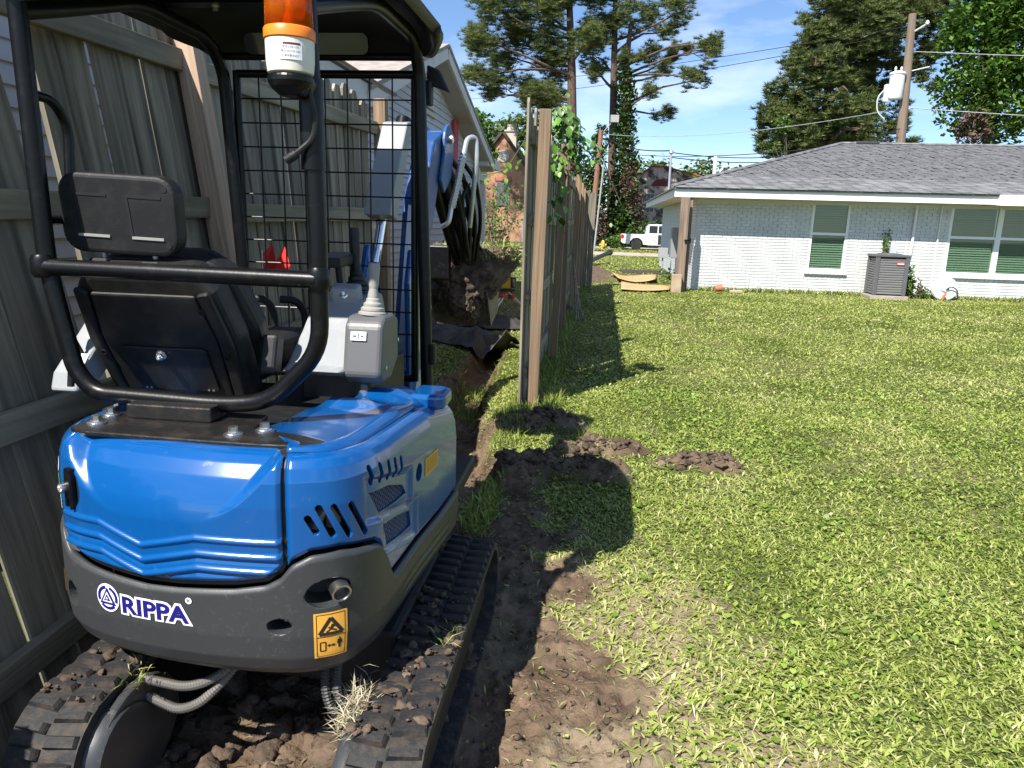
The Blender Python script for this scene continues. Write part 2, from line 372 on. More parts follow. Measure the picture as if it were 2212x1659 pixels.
area(-1.9, -1.4, 1.3, 6, 1500, 1.2, 1.2, .4)
# a row of longer blades along the fence foot and the house wall
def strip(x0, x1, y0, y1, n, l, wm):
    x = x0+(x1-x0)*rng.random(n); y = y0+(y1-y0)*rng.random(n)
    V, _, r = blades(x, y, l*(.5+rng.random(n)), wm*(.7+.6*rng.random(n)), .15+.5*rng.random(n), .1+.5*rng.random(n)); VV.append(V); RR.append(r)
strip(-.72, -.36, 6.0, 18, 5200, .10, .007); strip(2.4, 11.5, 18.95, 19.2, 2600, .13, .02); strip(-.42, -.30, 5.6, 6.6, 500, .12, .007); strip(-.1, .3, 5.1, 5.3, 260, .12, .006)
strip(-1.35, -1.0, 6.2, 7.6, 900, .10, .006); strip(-.75, -.5, 4.9, 6.1, 900, .09, .006); strip(-.65, -.5, 3.4, 4.2, 400, .07, .008)
V = np.concatenate(VV); R = np.concatenate(RR)
GRASS = leafmat('lawn_blades', [(.068, .110, .017), (.178, .235, .037), (.305, .368, .074), (.435, .473, .15), (.54, .49, .27)], .4, .3)
gme = np_mesh('lawn_grass', V, np.arange(len(V)), 4, R)
grass = link_mesh('lawn_grass', gme, GRASS); tag(grass, 'short weedy green lawn with clover leaves and clippings', 'grass', kind='stuff')
print('grass blades', len(R))

# round weed leaves (dollarweed, clover) standing in clumps among the blades
def discs(x, y, rad, z):
    n = len(x); nr = rng.normal(size=(n, 3))*.42; nr[:, 2] = 1; nr /= np.linalg.norm(nr, axis=1)[:, None]; a = np.cross(nr, np.array([0, 1., 0])); a /= np.linalg.norm(a, axis=1)[:, None]; b = np.cross(nr, a)
    c = np.stack([x, y, z], -1); V = []
    for k in range(6): t_ = k*math.pi/3+.3; V.append(c+(a*math.cos(t_)+b*math.sin(t_)*.9)*rad[:, None]*(1 if k else .55))
    return np.stack(V, 1).reshape(-1, 3)
n = 30000; x = -.75+6*rng.random(n); y = 1.75+6*rng.random(n)**1.2; s, d = masks(x, y); pt = fbm(x*2.6+11, y*2.6+5, 3)
k = (x < .66*y+.9) & (rng.random(n) < (1-s)*(1-.3*d)*np.clip(3.2*(pt-.36), .03, 1)); x, y, pt = x[k], y[k], pt[k]; n = len(x)
V = discs(x, y, (.005+.008*rng.random(n)**1.5)*(1+.07*y), height(x, y)+.008+.022*rng.random(n))
WEEDM = leafmat('weed_leaves', [(.06, .12, .014), (.14, .23, .028), (.235, .33, .05), (.36, .43, .10)], .35, .25)
tag(link_mesh('clover_leaves', np_mesh('clover_leaves', V, np.arange(len(V)), 6, np.clip(rng.random(n)*.9+.2*(pt-.5), 0, 1)), WEEDM), 'round bright weed leaves spread in clumps through the lawn', 'weeds', kind='stuff')

# loose soil lumps and crumbs
def ico_arr(s):
    b = bmesh.new(); bmesh.ops.create_icosphere(b, subdivisions=s, radius=1); v = np.array([v.co[:] for v in b.verts]); f = np.array([[v.index for v in f.verts] for f in b.faces]); b.free(); return v, f
ICO = {1: ico_arr(1), 2: ico_arr(2), 3: ico_arr(3)}
def lumps(cx, cy, r, cz=None, sink=.3, sub=2):
    IV, IF = ICO[sub]; n = len(cx); cz = height(cx, cy) if cz is None else cz
    P = np.repeat(IV[None], n, 0); off = rng.random((n, 3))*50
    q = P*1.7+off[:, None, :]; nz = (vnoise(q[..., 0]+q[..., 2]*.7, q[..., 1]+q[..., 2])-.5); q = q*3.1; nz = nz+1.1*(vnoise(q[..., 0]+q[..., 2], q[..., 1]-q[..., 2])-.5)
    P = P*(1+.95*nz[..., None])*np.stack([.8+.5*rng.random(n), .8+.5*rng.random(n), .5+.35*rng.random(n)], -1)[:, None, :]
    P = P*r[:, None, None]+np.stack([cx, cy, cz+r*(.5-sink)], -1)[:, None, :]
    Fx = (IF[None]+(np.arange(n)*len(IV))[:, None, None]).reshape(-1); return P.reshape(-1, 3), Fx
n = 12000; cx = -1.7+3.0*rng.random(n); cy = 1.4+5.2*rng.random(n); s, d = masks(cx, cy); k = (s > .6) & (rng.random(n) < .75); cx, cy = cx[k], cy[k]; r = .0022+.011*rng.random(len(cx))**3
big = []
for pts, rr, a in MOUNDS[:4]:
    for _ in range(150):
        i = rng.integers(len(pts)-1); tt = rng.random(); big.append((pts[i][0]*(1-tt)+pts[i+1][0]*tt+rng.normal()*rr*.5, pts[i][1]*(1-tt)+pts[i+1][1]*tt+rng.normal()*rr*.5, .006+.028*rng.random()**2.4))
for _ in range(160): big.append((-1.2+.75*rng.random(), 1.45+1.0*rng.random(), .012+.04*rng.random()**2))
big = np.array(big); P, Fx = lumps(cx, cy, r, sub=1); P2, F2 = lumps(big[:, 0], big[:, 1], big[:, 2], sub=2); Fx = np.concatenate([Fx, F2+len(P)]); P = np.concatenate([P, P2]); cl = link_mesh('soil_clods', np_mesh('soil_clods', P, Fx, 3), SOIL); tag(cl, 'crumbly dark brown soil clods scattered along the dug strip', 'soil', kind='stuff')
# dry straw and root bits on the bare soil
n = 15000; x = -1.6+2.6*rng.random(n); y = 1.4+4.4*rng.random(n); s, d = masks(x, y); k = (np.maximum(s, d) > .4) & (rng.random(n) < np.clip(2.6*(fbm(x*3, y*3, 3)-.3), .05, 1)); x, y = x[k], y[k]; n = len(x)
V, _, r_ = blades(x, y, .015+.05*rng.random(n)**2, .0018+.0022*rng.random(n), 1.15+.45*rng.random(n), rng.random(n), height(x, y)+.006+.01*rng.random(n))
tag(link_mesh('straw_litter', np_mesh('straw_litter', V, np.arange(len(V)), 4, r_), leafmat('straw', [(.08, .12, .025), (.16, .12, .07), (.28, .22, .13), (.40, .34, .21)], .7, .1)), 'dry straw and torn grass bits on the bare soil', 'straw', kind='stuff')
# ------------------------------------------------------------------ fences
def beam_mb(p0, p1, wx, wz):
    p0, p1 = Vector(p0), Vector(p1); m = MB(); vs = []
    for p in (p0, p1):
        for a, b in ((-1, -1), (1, -1), (1, 1), (-1, 1)): vs.append(p+Vector((a*wx/2, 0, b*wz/2)))
    return m.add(vs, [(3, 2, 1, 0), (4, 5, 6, 7), (0, 1, 5, 4), (1, 2, 6, 5), (2, 3, 7, 6), (3, 0, 4, 7)])
def picket_mesh(wd, ht, th, name='picket'):
    c = .03; m = MB(); m.prism([(-wd/2, 0), (wd/2, 0), (wd/2, ht-c*1.3), (wd/2-c, ht), (-wd/2+c, ht), (-wd/2, ht-c*1.3)], (0, 0, 0), (0, 1, 0), (0, 0, 1), (1, 0, 0), th)
    me = bpy.data.meshes.new(name); me.from_pydata(m.v, [], m.f); me.materials.append(WOOD)
    bm = bmesh.new(); bm.from_mesh(me); bmesh.ops.recalc_face_normals(bm, faces=bm.faces); bm.to_mesh(me); bm.free(); return me
SUNLITW = mat('sunlit_post_wood', (.55, .40, .28), .8, col2=(.36, .25, .17), nscale=2.5, stretch=(16, 16, .5), bump=.6, bscale=6, ramp=(.3, .72))  # lighter wood: sunlight on the middle left post is painted into its colour
def lean(y): return float(np.interp(y, [0, 2.4, 3.1, 5.6], [.175, .17, .14, .01]))
lf = empty('wooden_fence', (-1.72, 3.2, 0), 'tall weathered privacy fence leaning away behind the digger, left of the cab', 'fence')
PK = [picket_mesh(.138, 2.42, .018), picket_mesh(.138, 2.38, .018), picket_mesh(.132, 2.44, .018)]
def put(o, parent, loc, rot):
    COL.objects.link(o) if o.name not in COL.objects else None
    o.location = loc; o.rotation_euler = rot; setp(o, parent); return o
y = .86; i = 0
PKL = picket_mesh(.138, 1.25, .018)  # unseen near bay: pickets shortened to shade the track and leave the hood lit
while y < 5.55:
    o = bpy.data.objects.new('picket', PK[i % 3] if y > 1.62 else PKL); ln_ = lean(y)
    tilt = random.uniform(-.006, .006)
    if 1.62 < y < 1.80: tilt += .075
    if 1.80 <= y < 2.36: tilt += .058
    tilt += 0
    xx = -1.7+ln_*.93-.045
    put(o, lf, (xx+random.uniform(-.004, .004), y, random.uniform(-.02, .02)), (tilt, -math.atan(ln_), random.uniform(-.03, .03)))
    step = .146
    if 1.72 < y < 1.87: step = .155
    if 2.27 < y < 2.42: step = .165
    if 3.9 < y < 4.05: step = .165
    y += step*random.uniform(.985, 1.02); i += 1
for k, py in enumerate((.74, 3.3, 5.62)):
    ln_ = lean(py); m = MB(); m.box((0, 0, 1.19 if k else .6), (.09, .09, 2.42 if k else 1.2)); o = m.build('post', (WOOD, SUNLITW, WOODB)[k], None, bevel=.006)
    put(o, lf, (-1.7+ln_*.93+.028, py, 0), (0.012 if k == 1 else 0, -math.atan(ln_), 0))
for ya, yb in ((.79, 3.25), (3.35, 5.57)):
    for rz in (.27, .93, 1.57, 2.19):
        if ya < 1.7 and rz > 1.3: ya = 1.6  # upper rails cut back from the unseen bay so sun reaches the hood
        m = beam_mb((-1.7-lean(ya)*(rz-.93), ya, rz-.02), (-1.7-lean(yb)*(rz-.93), yb, rz), .04, .09); m.build('rail', RAILW, lf, bevel=.004)

rf = empty('wooden_fence', (-.58, 12, 0), 'brown and grey privacy fence running back across the middle of the lawn', 'fence')
y = 6.12; i = 0
while y < 18.05:
    o = bpy.data.objects.new('picket', PK[i % 3]); put(o, rf, (-.635+random.uniform(-.004, .004), y+.07, random.uniform(-.04, .03)-.01*i/80), (random.uniform(-.008, .008), random.uniform(-.008, .008), 0)); y += .147*random.uniform(.99, 1.03); i += 1
posts = (6.12, 8.55, 10.9, 13.3, 15.7, 18.0)
for k, py in enumerate(posts):
    m = MB(); m.box((0, 0, 1.2), (.095, .095, 2.42 - .03*k)); o = m.build('post', WOODB, None, bevel=.006)
    put(o, rf, (-.53+(0, .01, -.015, .02, 0, .01)[k], py, 0), (random.uniform(-.01, .01), (0.012, .02, -.01, .015, .01, 0)[k], 0))
for a, b in zip(posts[:-1], posts[1:]):
    for rz in (.30, .92, 1.56, 2.19): m = beam_mb((-.597, a-.045, rz), (-.597, b-.046, rz+random.uniform(-.02, .01)), .038, .09); m.build('rail', RAILW, rf, bevel=.004)
for j in range(2):     # closing boards that turn the far corner
    o = bpy.data.objects.new('picket', PK[j]); put(o, rf, (-.44+.142*j, 18.08, -.12), (0, .01, math.pi/2))
# tall board standing at the front of the brown post
o = bpy.data.objects.new('picket', PK[0]); put(o, rf, (-.637, 6.03, .06), (0, 0, 0))

# ------------------------------------------------------------------ white brick bungalow
WALLW = mat('white_brick_paint', (.66, .67, .655), .75, col2=(.56, .57, .56), nscale=3, bump=.3, bscale=60, dirt=((.5, .5, .47), 6, .6, .95), orand=.05)
MORT = mat('painted_mortar', (.62, .63, .615), .9)
TRIM = mat('white_trim', (.78, .78, .77), .6, dirt=((.6, .6, .57), 5, .6, .95))
SOFF = mat('soffit_paint', (.62, .62, .56), .8)
SHING = mat('grey_shingle', (.10, .103, .107), .95, col2=(.185, .187, .192), nscale=5, orand=.32, bump=.6, bscale=120)
FRAME = mat('white_vinyl', (.82, .82, .81), .45)
def glassmat(name, tint, refl=.75):
    m = bpy.data.materials.new(name); m.use_nodes = True; t = m.node_tree; t.nodes.clear(); L = t.links.new
    o = t.nodes.new('ShaderNodeOutputMaterial'); a = t.nodes.new('ShaderNodeBsdfTransparent'); a.inputs['Color'].default_value = (*tint, 1)
    g = t.nodes.new('ShaderNodeBsdfGlossy'); g.inputs['Roughness'].default_value = .02; g.inputs['Color'].default_value = (refl, refl, refl, 1); lw = t.nodes.new('ShaderNodeLayerWeight')
    pw = t.nodes.new('ShaderNodeMath'); pw.operation = 'POWER'; pw.inputs[1].default_value = 5; L(lw.outputs['Facing'], pw.inputs[0]); ma = t.nodes.new('ShaderNodeMath'); ma.operation = 'MULTIPLY_ADD'; ma.inputs[1].default_value = .8; ma.inputs[2].default_value = .06; L(pw.outputs[0], ma.inputs[0])
    x = t.nodes.new('ShaderNodeMixShader'); L(ma.outputs[0], x.inputs[0]); L(a.outputs[0], x.inputs[1]); L(g.outputs[0], x.inputs[2]); L(x.outputs[0], o.inputs['Surface']); return m
GLASS = glassmat('green_glass', (.76, .86, .79)); DGLASS = glassmat('dark_glass', (.12, .13, .14))
BLIND = mat('green_blind', (.25, .28, .245), .6)
DARK = mat('dark_room', (.02, .03, .025), .8)

bh = empty('brick_bungalow', (6.5, 19.2, 0), 'low white painted brick house with grey shingle hip roof and green windows', 'house')
WX0, WX1, WY, WT = 2.27, 12.6, 19.2, 2.30
wins = [(4.99, 5.88, .58, 2.2), (8.17, 10.42, .60, 2.2)]
m = MB()
xs = [WX0]+[v for q in wins for v in q[:2]]+[WX1]
for a, b in zip(xs[::2], xs[1::2]): m.bb(a, b, WY+.012, WY+.2, -.3, WT)
for x0, x1, z0, z1 in wins: m.bb(x0, x1, WY+.012, WY+.2, -.3, z0); m.bb(x0, x1, WY+.012, WY+.2, z1, WT)
m.bb(WX0+.012, WX0+.2, WY+.2, 30.5, -.3, WT)
wall = m.build('wall', MORT, bh)
def brick_mesh(w_):
    mm = MB(); mm.box((0, 0, 0), (w_, .03, .058)); me = bpy.data.meshes.new('brick'); me.from_pydata(mm.v, [], mm.f); me.materials.append(WALLW); return me
bm_full = brick_mesh(.205); cells = []
row = 0; z = .035; part_cells = []
while z < WT-.03:
    cuts = [q for q in wins if z+.03 > q[2]-.09 and z-.03 < q[3]]; ends = [WX0]+[v for q in cuts for v in q[:2]]+[WX1]
    for s0, s1 in zip(ends[::2], ends[1::2]):
        x = WX0-.215+(.1075 if row % 2 else 0)
        while x < s1:
            p, q = max(x, s0), min(x+.205, s1)
            if q-p > .2: cells.append(((p+q)/2, z, 0))
            elif q-p > .015: part_cells.append(((p+q)/2, z, q-p))
            x += .215
    z += .072; row += 1
cells.sort(key=lambda c: (abs(c[0]-6.6) + abs(c[1]-.7)*1.2))
rest = MB()
for cx, cz, wv in part_cells: rest.box((cx, WY+random.uniform(-.002, .002), cz), (wv, .03, .058))
for k, (cx, cz, _) in enumerate(cells):
    dy = random.uniform(-.002, .0025)
    if k < 300:
        o = bpy.data.objects.new('brick', bm_full); COL.objects.link(o); o.location = (cx, WY+dy, cz); setp(o, wall)
    else: rest.box((cx, WY+dy, cz), (.205, .03, .058))
for rw in range(31):         # side wall facing the street path, too steep to pick apart
    for j in range(52): rest.box((WX0, WY+.12+j*.215+(.1 if rw % 2 else 0), .035+rw*.072), (.03, .205, .058))
o = rest.build('brick_courses', WALLW, wall); o['kind'] = 'stuff'
# windows
for wi, (x0, x1, z0, z1) in enumerate(wins):
    wn = MB(); t_ = .05
    halves = [(x0, x1)] if wi == 0 else [(x0, (x0+x1)/2-.0), ((x0+x1)/2, x1)]
    fr = MB(); fr.bb(x0, x1, WY-.01, WY+.08, z1-.045, z1); fr.bb(x0, x1, WY-.012, WY+.08, z0, z0+.05)
    zm = z0+(z1-z0)*.545
    for a, b in halves:
        fr.bb(a, a+.06, WY-.008, WY+.08, z0+.05, z1-.045); fr.bb(b-.06, b, WY-.008, WY+.08, z0+.05, z1-.045); fr.bb(a+.06, b-.06, WY+.0, WY+.07, zm-.03, zm+.03)
    win = fr.build('window', FRAME, bh, bevel=.004)
    for a, b in halves:
        for q0, q1, yy in ((zm+.03, z1-.045, WY+.02), (z0+.05, zm-.03, WY+.035)):
            g = MB(); g.bb(a+.06, b-.06, yy, yy+.006, q0, q1); g.build('pane', GLASS, win)
        nsl = 27
        for s_ in range(nsl):
            zz = z0+.08+(z1-z0-.14)*s_/(nsl-1)
            sl = MB(); sl.box(((a+b)/2, WY+.075, zz), (b-a-.13, .058, .004), rot=rotx(1.12 if s_ % 7 else .9)); sl.build('blind_slat', BLIND, win)
        dk = MB(); dk.bb(a+.02, b-.02, WY+.185, WY+.195, z0, z1); dk.build('dark_backing', DARK, win)  # dark panel coloured as the unlit room behind the blinds
    sl = MB()
    xx = x0-.05
    while xx < x1+.02: sl.box((xx+.05, WY-.03, z0-.045), (.092, .11, .085)); xx += .1
    sl.build('sill', WALLW, win, bevel=.004)
# eaves: fascia, soffit, frieze
fa = MB(); fa.bb(1.62, 8.82, 18.52, 18.55, 2.23, 2.435); fa.build('fascia', TRIM, bh)
fa = MB(); fa.add([(1.62, 18.552, 2.235), (1.65, 18.552, 2.235), (1.65, 31, 2.235), (1.62, 31, 2.235), (1.62, 18.552, 2.42), (1.65, 18.552, 2.42), (1.65, 31, 2.42), (1.62, 31, 2.42)], [(3, 2, 1, 0), (4, 5, 6, 7), (0, 1, 5, 4), (1, 2, 6, 5), (2, 3, 7, 6), (3, 0, 4, 7)]); fa.build('fascia', TRIM, bh)
so = MB(); so.bb(1.65, 8.8, 18.55, WY+.05, 2.245, 2.26); so.bb(1.65, WX0+.05, WY+.05, 31, 2.245, 2.26); so.build('soffit', SOFF, bh)
fz = MB(); fz.bb(WX0, 12.5, WY-.035, WY-.017, 2.14, 2.244); fz.build('frieze_board', SOFF, bh)
# right wing eave that steps forward
fa = MB(); fa.bb(8.822, 12.6, 18.40, 18.43, 2.21, 2.445); fa.bb(8.822, 8.85, 18.43, 18.56, 2.21, 2.445); fa.build('fascia', TRIM, bh)
so = MB(); so.bb(8.85, 12.6, 18.43, WY+.05, 2.22, 2.235); so.build('soffit', SOFF, bh)
# roof
E0, RY, RZ, RX = 18.47, 25.0, 4.16, 7.15
ez = 2.44; sl = math.hypot(RY-E0, RZ-ez); ang = math.atan2(RZ-ez, RY-E0)
rfm = MB(); rfm.add([(1.55, E0, ez), (13, E0, ez), (13, RY, RZ), (RX, RY, RZ), (1.55, 31.6, ez), (13, 31.6, ez)], [(0, 1, 2, 3), (0, 3, 4), (3, 2, 5, 4)])
roof = rfm.build('roof', SHING, bh); sm = roof.modifiers.new('sol', 'SOLIDIFY'); sm.thickness = .03; sm.offset = -1
sh_me = MB(); sh_me.box((0, 0, 0), (.29, .2, .009)); shm = bpy.data.meshes.new('shingle'); shm.from_pydata(sh_me.v, [], sh_me.f); shm.materials.append(SHING)
rot = rotx(ang-.028); rest = MB(); nsh = 0
for rw in range(47):
    d = .07+rw*.142
    if d > sl-.05: break
    cy, cz = E0+d*math.cos(ang), ez+d*math.sin(ang)+.016
    hipx = 1.55+(RX-1.55)*d/sl
    x = hipx+.16+(.15 if rw % 2 else 0)
    while x < 12.8:
        wv = random.choice((.26, .29, .30, .2)); 
        if nsh < 300 and x < 11.3:
            o = bpy.data.objects.new('shingle', shm); COL.objects.link(o); o.location = (x, cy, cz+random.choice((0, 0, .004))); o.rotation_euler = (ang-.028, 0, 0); setp(o, roof); nsh += 1
        else: rest.box((x, cy, cz+random.choice((0, 0, .005))), (wv, .2, .009), rot)
        x += .302
o = rest.build('shingle_courses', SHING, roof); o['kind'] = 'stuff'
hp = MB(); hp.tube([(1.55, E0, ez+.03), (RX, RY, RZ+.03), (13, RY, RZ+.03)], .05, 6); hp.build('ridge_cap', SHING, roof)
vt = MB(); vt.cyl((3.05, 22.6, 2.8), (3.05, 22.6, 3.52), .05); vt.build('vent_pipe', TRIM, roof, smooth=True)
vt = MB(); vt.box((7.9, 25.1, 4.22), (.7, .3, .08), rotx(.2)); vt.build('roof_vent', mat('dark_vent', (.03, .03, .035), .7), roof, bevel=.02)
# conduits on the wall
cd_ = MB(); cd_.tube(fillet([(7.36, 19.14, 2.2), (7.36, 19.14, 1.2), (7.30, 19.12, .5), (7.18, 19.0, .35)], .2), .032, 8); cd_.build('conduit', TRIM, bh, smooth=True)
cd_ = MB(); cd_.tube([(7.24, 19.15, 1.35), (7.23, 19.14, .8), (7.2, 19.05, .4)], .018, 8); cd_.build('conduit', TRIM, bh, smooth=True)
cd_ = MB(); cd_.tube([(7.93, 19.15, 2.2), (7.93, 19.15, .2)], .018, 8); cd_.build('conduit', TRIM, bh, smooth=True)
bx = MB(); bx.bb(6.86, 7.02, 19.08, 19.18, 1.02, 1.24); bx.build('disconnect_box', mat('box_grey', (.42, .45, .46), .5), bh, bevel=.008)
# side meter box and gas riser
bx = MB(); bx.bb(2.02, 2.26, 23.0, 23.5, .6, 1.5); bx.build('meter_box', mat('box_dark_grey', (.22, .24, .25), .5), bh, bevel=.02)
bx = MB(); bx.tube([(1.95, 25, -.05), (1.95, 25, .55)], .03); bx.box((1.95, 25, .68), (.3, .22, .32)); bx.build('gas_meter', mat('meter_grey', (.3, .31, .32), .5), bh, bevel=.03)
# service mast on the roof
ms = MB(); ms.tube([(1.75, 22.0, 2.3), (1.75, 22.0, 3.55)], .03, 8); ms.lathe((1.75, 22, 3.5), (0, 0, 1), [(.03, 0), (.07, .04), (.06, .1), (.0, .13)], 10); ms.build('service_mast', mat('galv', (.5, .51, .52), .4, .6), bh, smooth=True)

# old wooden gate post at the house corner
gp = empty('gate_post', (1.86, 18.3, 0), 'old brown timber gate post with a sawn stub at the corner of the white house', 'post')
OLDW = mat('old_timber', (.27, .20, .145), .85, col2=(.12, .085, .06), nscale=2.2, stretch=(12, 12, .5), bump=.5, bscale=5)
m = MB(); m.box((1.87, 18.35, 1.1), (.21, .12, 2.24)); m.build('timber', OLDW, gp, bevel=.01)
m = MB(); m.box((2.03, 18.62, 1.1), (.09, .1, 2.24)); m.build('timber', OLDW, gp, bevel=.01)
m = MB(); m.box((1.78, 18.2, .2), (.24, .16, .44)); m.build('stub', mat('stub_wood', (.42, .33, .22), .8, col2=(.3, .22, .14), nscale=4), gp, bevel=.015)
m = MB(); m.box((1.98, 18.25, 1.22), (.16, .03, .04)); m.box((2.03, 18.24, 1.22), (.05, .04, .12)); m.build('latch', BLACKM, gp)

# ------------------------------------------------------------------ grey clapboard house on the left
lh = empty('clapboard_house', (-2.75, 10, 0), 'pale clapboard house with a gable and porch behind the left fence', 'house')
CLAP = mat('clapboard_paint', (.50, .52, .55), .75, orand=.06, dirt=((.40, .41, .42), 3, .55, .9))
LTRIM = mat('weathered_trim', (.62, .62, .60), .8, dirt=((.3, .28, .22), 3, .55, .9))
BSH = mat('brown_shingle', (.26, .22, .19), .95, col2=(.36, .32, .29), nscale=9, bump=.8, bscale=40, orand=.15)
GX = -2.75; GL, GP, GR = (7.7, 2.80), (11.5, 4.02), (16.4, 2.74)
m = MB(); m.prism([(2.2, -.2), (15.7, -.2), (15.7, 2.72), (16.3, 2.74), (11.5, 3.95), (8.0, 2.8), (2.2, 2.8)], (GX-.12, 0, 0), (0, 1, 0), (0, 0, 1), (-1, 0, 0), .1); m.build('wall', mat('dark_sheathing', (.12, .12, .13), .9), lh)
z = .1; wl = empty('wall', (GX, 9, 0)); setp(wl, lh)
while z < 3.86:
    y0, y1 = 2.2, 15.7
    if z > 2.7: y0 = 8.0+(z-2.8)*(3.5/1.15); y1 = 16.3-(z-2.74)*(4.8/1.21)
    if z > 2.7: y1 = min(y1, 15.7)
    if y1-y0 > .15:
        m = MB(); vs = []
        for yy in (y0, y1): vs += [(GX-.03, yy, z), (GX, yy, z), (GX-.022, yy, z+.104), (GX-.03, yy, z+.104)]
        m.add(vs, [(0, 1, 2, 3), (7, 6, 5, 4), (0, 4, 5, 1), (1, 5, 6, 2), (2, 6, 7, 3), (3, 7, 4, 0)]); m.build('clapboard', CLAP, wl)
    z += .1
# front wing eave and roof (nearest the fence)
m = MB(); m.bb(-2.47, -2.44, 2.0, 8.45, 2.66, 2.86); m.build('fascia', LTRIM, lh)
m = MB(); m.bb(-2.78, -2.47, 2.0, 8.45, 2.68, 2.70); m.build('soffit', LTRIM, lh)
rw = MB(); rw.add([(-2.40, 2.0, 2.87), (-2.40, 8.6, 2.87), (-5.6, 8.6, 4.2), (-5.6, 2.0, 4.2)], [(0, 1, 2, 3)])
wr = rw.build('roof', BSH, lh); smm = wr.modifiers.new('s', 'SOLIDIFY'); smm.thickness = .04
a2 = math.atan2(1.33, 3.2)
for r_ in range(20):
    for c_ in range(16):
        if r_*16+c_ < 290:
            m = MB() if (r_ == 0 and c_ == 0) else None
            if m is not None:
                m.box((0, 0, 0), (.2, .29, .01)); me_s = bpy.data.meshes.new('shingle'); me_s.from_pydata(m.v, [], m.f); me_s.materials.append(BSH)
            o = bpy.data.objects.new('shingle', me_s); COL.objects.link(o)
            d = .08+r_*.15; o.location = (-2.40-d*math.cos(a2), 3.9+c_*.3+(.15 if r_ % 2 else 0), 2.87+d*math.sin(a2)+.03); o.rotation_euler = (0, a2-.03, 0); setp(o, wr)
# gable roof: two slopes over the gable with rake boards
def slab(p, q, x0, x1, th):
    v = Vector((0, q[0]-p[0], q[1]-p[1])); n = Vector((0, -v.z, v.y)).normalized()*th
    if n.z < 0: n = -n
    a0, a1 = Vector((x0, p[0], p[1])), Vector((x1, p[0], p[1])); b0, b1 = Vector((x0, q[0], q[1])), Vector((x1, q[0], q[1]))
    return [a0, a1, b1, b0, a0+n, a1+n, b1+n, b0+n]
bf = [(3, 2, 1, 0), (4, 5, 6, 7), (0, 1, 5, 4), (1, 2, 6, 5), (2, 3, 7, 6), (3, 0, 4, 7)]
m = MB(); m.add(slab(GL, GP, -6.5, -2.40, .05), bf); m.add(slab(GP, GR, -6.5, -2.40, .05), bf); m.build('roof', BSH, lh)
m = MB(); m.add(slab((GL[0], GL[1]-.16), (GP[0], GP[1]-.16), -2.45, -2.415, .155), bf); m.build('rake_board', LTRIM, lh)
m = MB(); m.add(slab((GP[0], GP[1]-.16), (GR[0], GR[1]-.16), -2.45, -2.415, .155), bf); m.build('rake_board', LTRIM, lh)
m = MB(); m.add(slab((GL[0], GL[1]-.17), (GP[0], GP[1]-.17), -2.78, -2.45, .02), bf); m.add(slab((GP[0], GP[1]-.17), (GR[0], GR[1]-.17), -2.78, -2.45, .02), bf); m.build('soffit', mat('tan_soffit', (.45, .42, .35), .85), lh)
for k in range(6):      # gable louvres
    hw = .62-.1*k; zz = 3.12+.1*k
    m = MB(); m.box((GX+.02, 11.5, zz), (.05, 2*hw, .05), roty(.5)); m.build('louvre', LTRIM, lh)
m = MB(); m.bb(GX+.0, GX+.05, 13.42, 13.78, 1.9, 3.25); m.build('red_shutter', mat('red_paint', (.42, .035, .04), .6), lh)
m = MB(); m.bb(GX, GX+.04, 14.6, 14.66, .6, 2.2); m.bb(GX, GX+.04, 15.3, 15.36, .6, 2.2); m.bb(GX, GX+.045, 14.55, 15.4, 2.2, 2.3); m.build('window', LTRIM, lh)
m = MB(); m.bb(-2.84, GX+.01, 14.66, 15.3, .6, 2.2); m.build('pane', mat('curtain_pane', (.45, .46, .46), .25), lh)
m = MB(); m.bb(-2.72, -2.62, 15.62, 15.74, 0, 2.6); m.build('corner_board', LTRIM, lh)
# porch beyond the gable
m = MB(); m.bb(-4.5, -2.70, 15.75, 17.25, 2.4, 2.66); m.build('porch_beam', LTRIM, lh)
m = MB(); m.bb(-4.5, -2.46, 15.75, 17.5, 2.66, 2.86); m.build('porch_eave', LTRIM, lh)
m = MB(); m.bb(-2.86, -2.72, 17.05, 17.19, 0, 2.4); m.build('porch_column', LTRIM, lh)
m = MB(); m.bb(-4.4, -3.95, 12.6, 13.1, 3.6, 4.95); m.build('chimney', mat('red_brick_chimney', (.36, .12, .09), .9, col2=(.25, .08, .06), nscale=10), lh)
# ------------------------------------------------------------------ yard things by the house
def zg(x, y): return float(height(np.array([float(x)]), np.array([float(y)]))[0])
ac = empty('air_conditioner', (6.65, 18.7, 0), 'dark grey louvred air conditioner unit on a slab by the white wall', 'air conditioner')
ACM = mat('ac_metal', (.11, .115, .122), .45, .2, dirt=((.2, .19, .17), 9, .55, .9)); ACL = mat('ac_louvre', (.20, .20, .20), .5)
m = MB(); m.bb(6.10, 7.2, 18.1, 19.1, -.02, .085); m.build('slab', mat('slab_concrete', (.36, .31, .25), .9, col2=(.28, .24, .2), nscale=6), ac, bevel=.01)
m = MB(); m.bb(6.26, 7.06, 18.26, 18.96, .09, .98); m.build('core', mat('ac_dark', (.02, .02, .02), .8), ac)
for (x, y) in ((6.24, 18.24), (7.08, 18.24), (6.24, 18.98), (7.08, 18.98)): m = MB(); m.box((x, y, .54), (.12, .12, .90)); m.build('corner_post', ACM, ac, bevel=.02)
m = MB(); m.bb(6.16, 7.16, 18.16, 19.06, .98, 1.04); m.lathe((6.66, 18.6, 1.04), (0, 0, 1), [(.36, 0), (.34, .02), (.1, .03), (0, .03)], 24); m.build('lid', ACM, ac, bevel=.015)
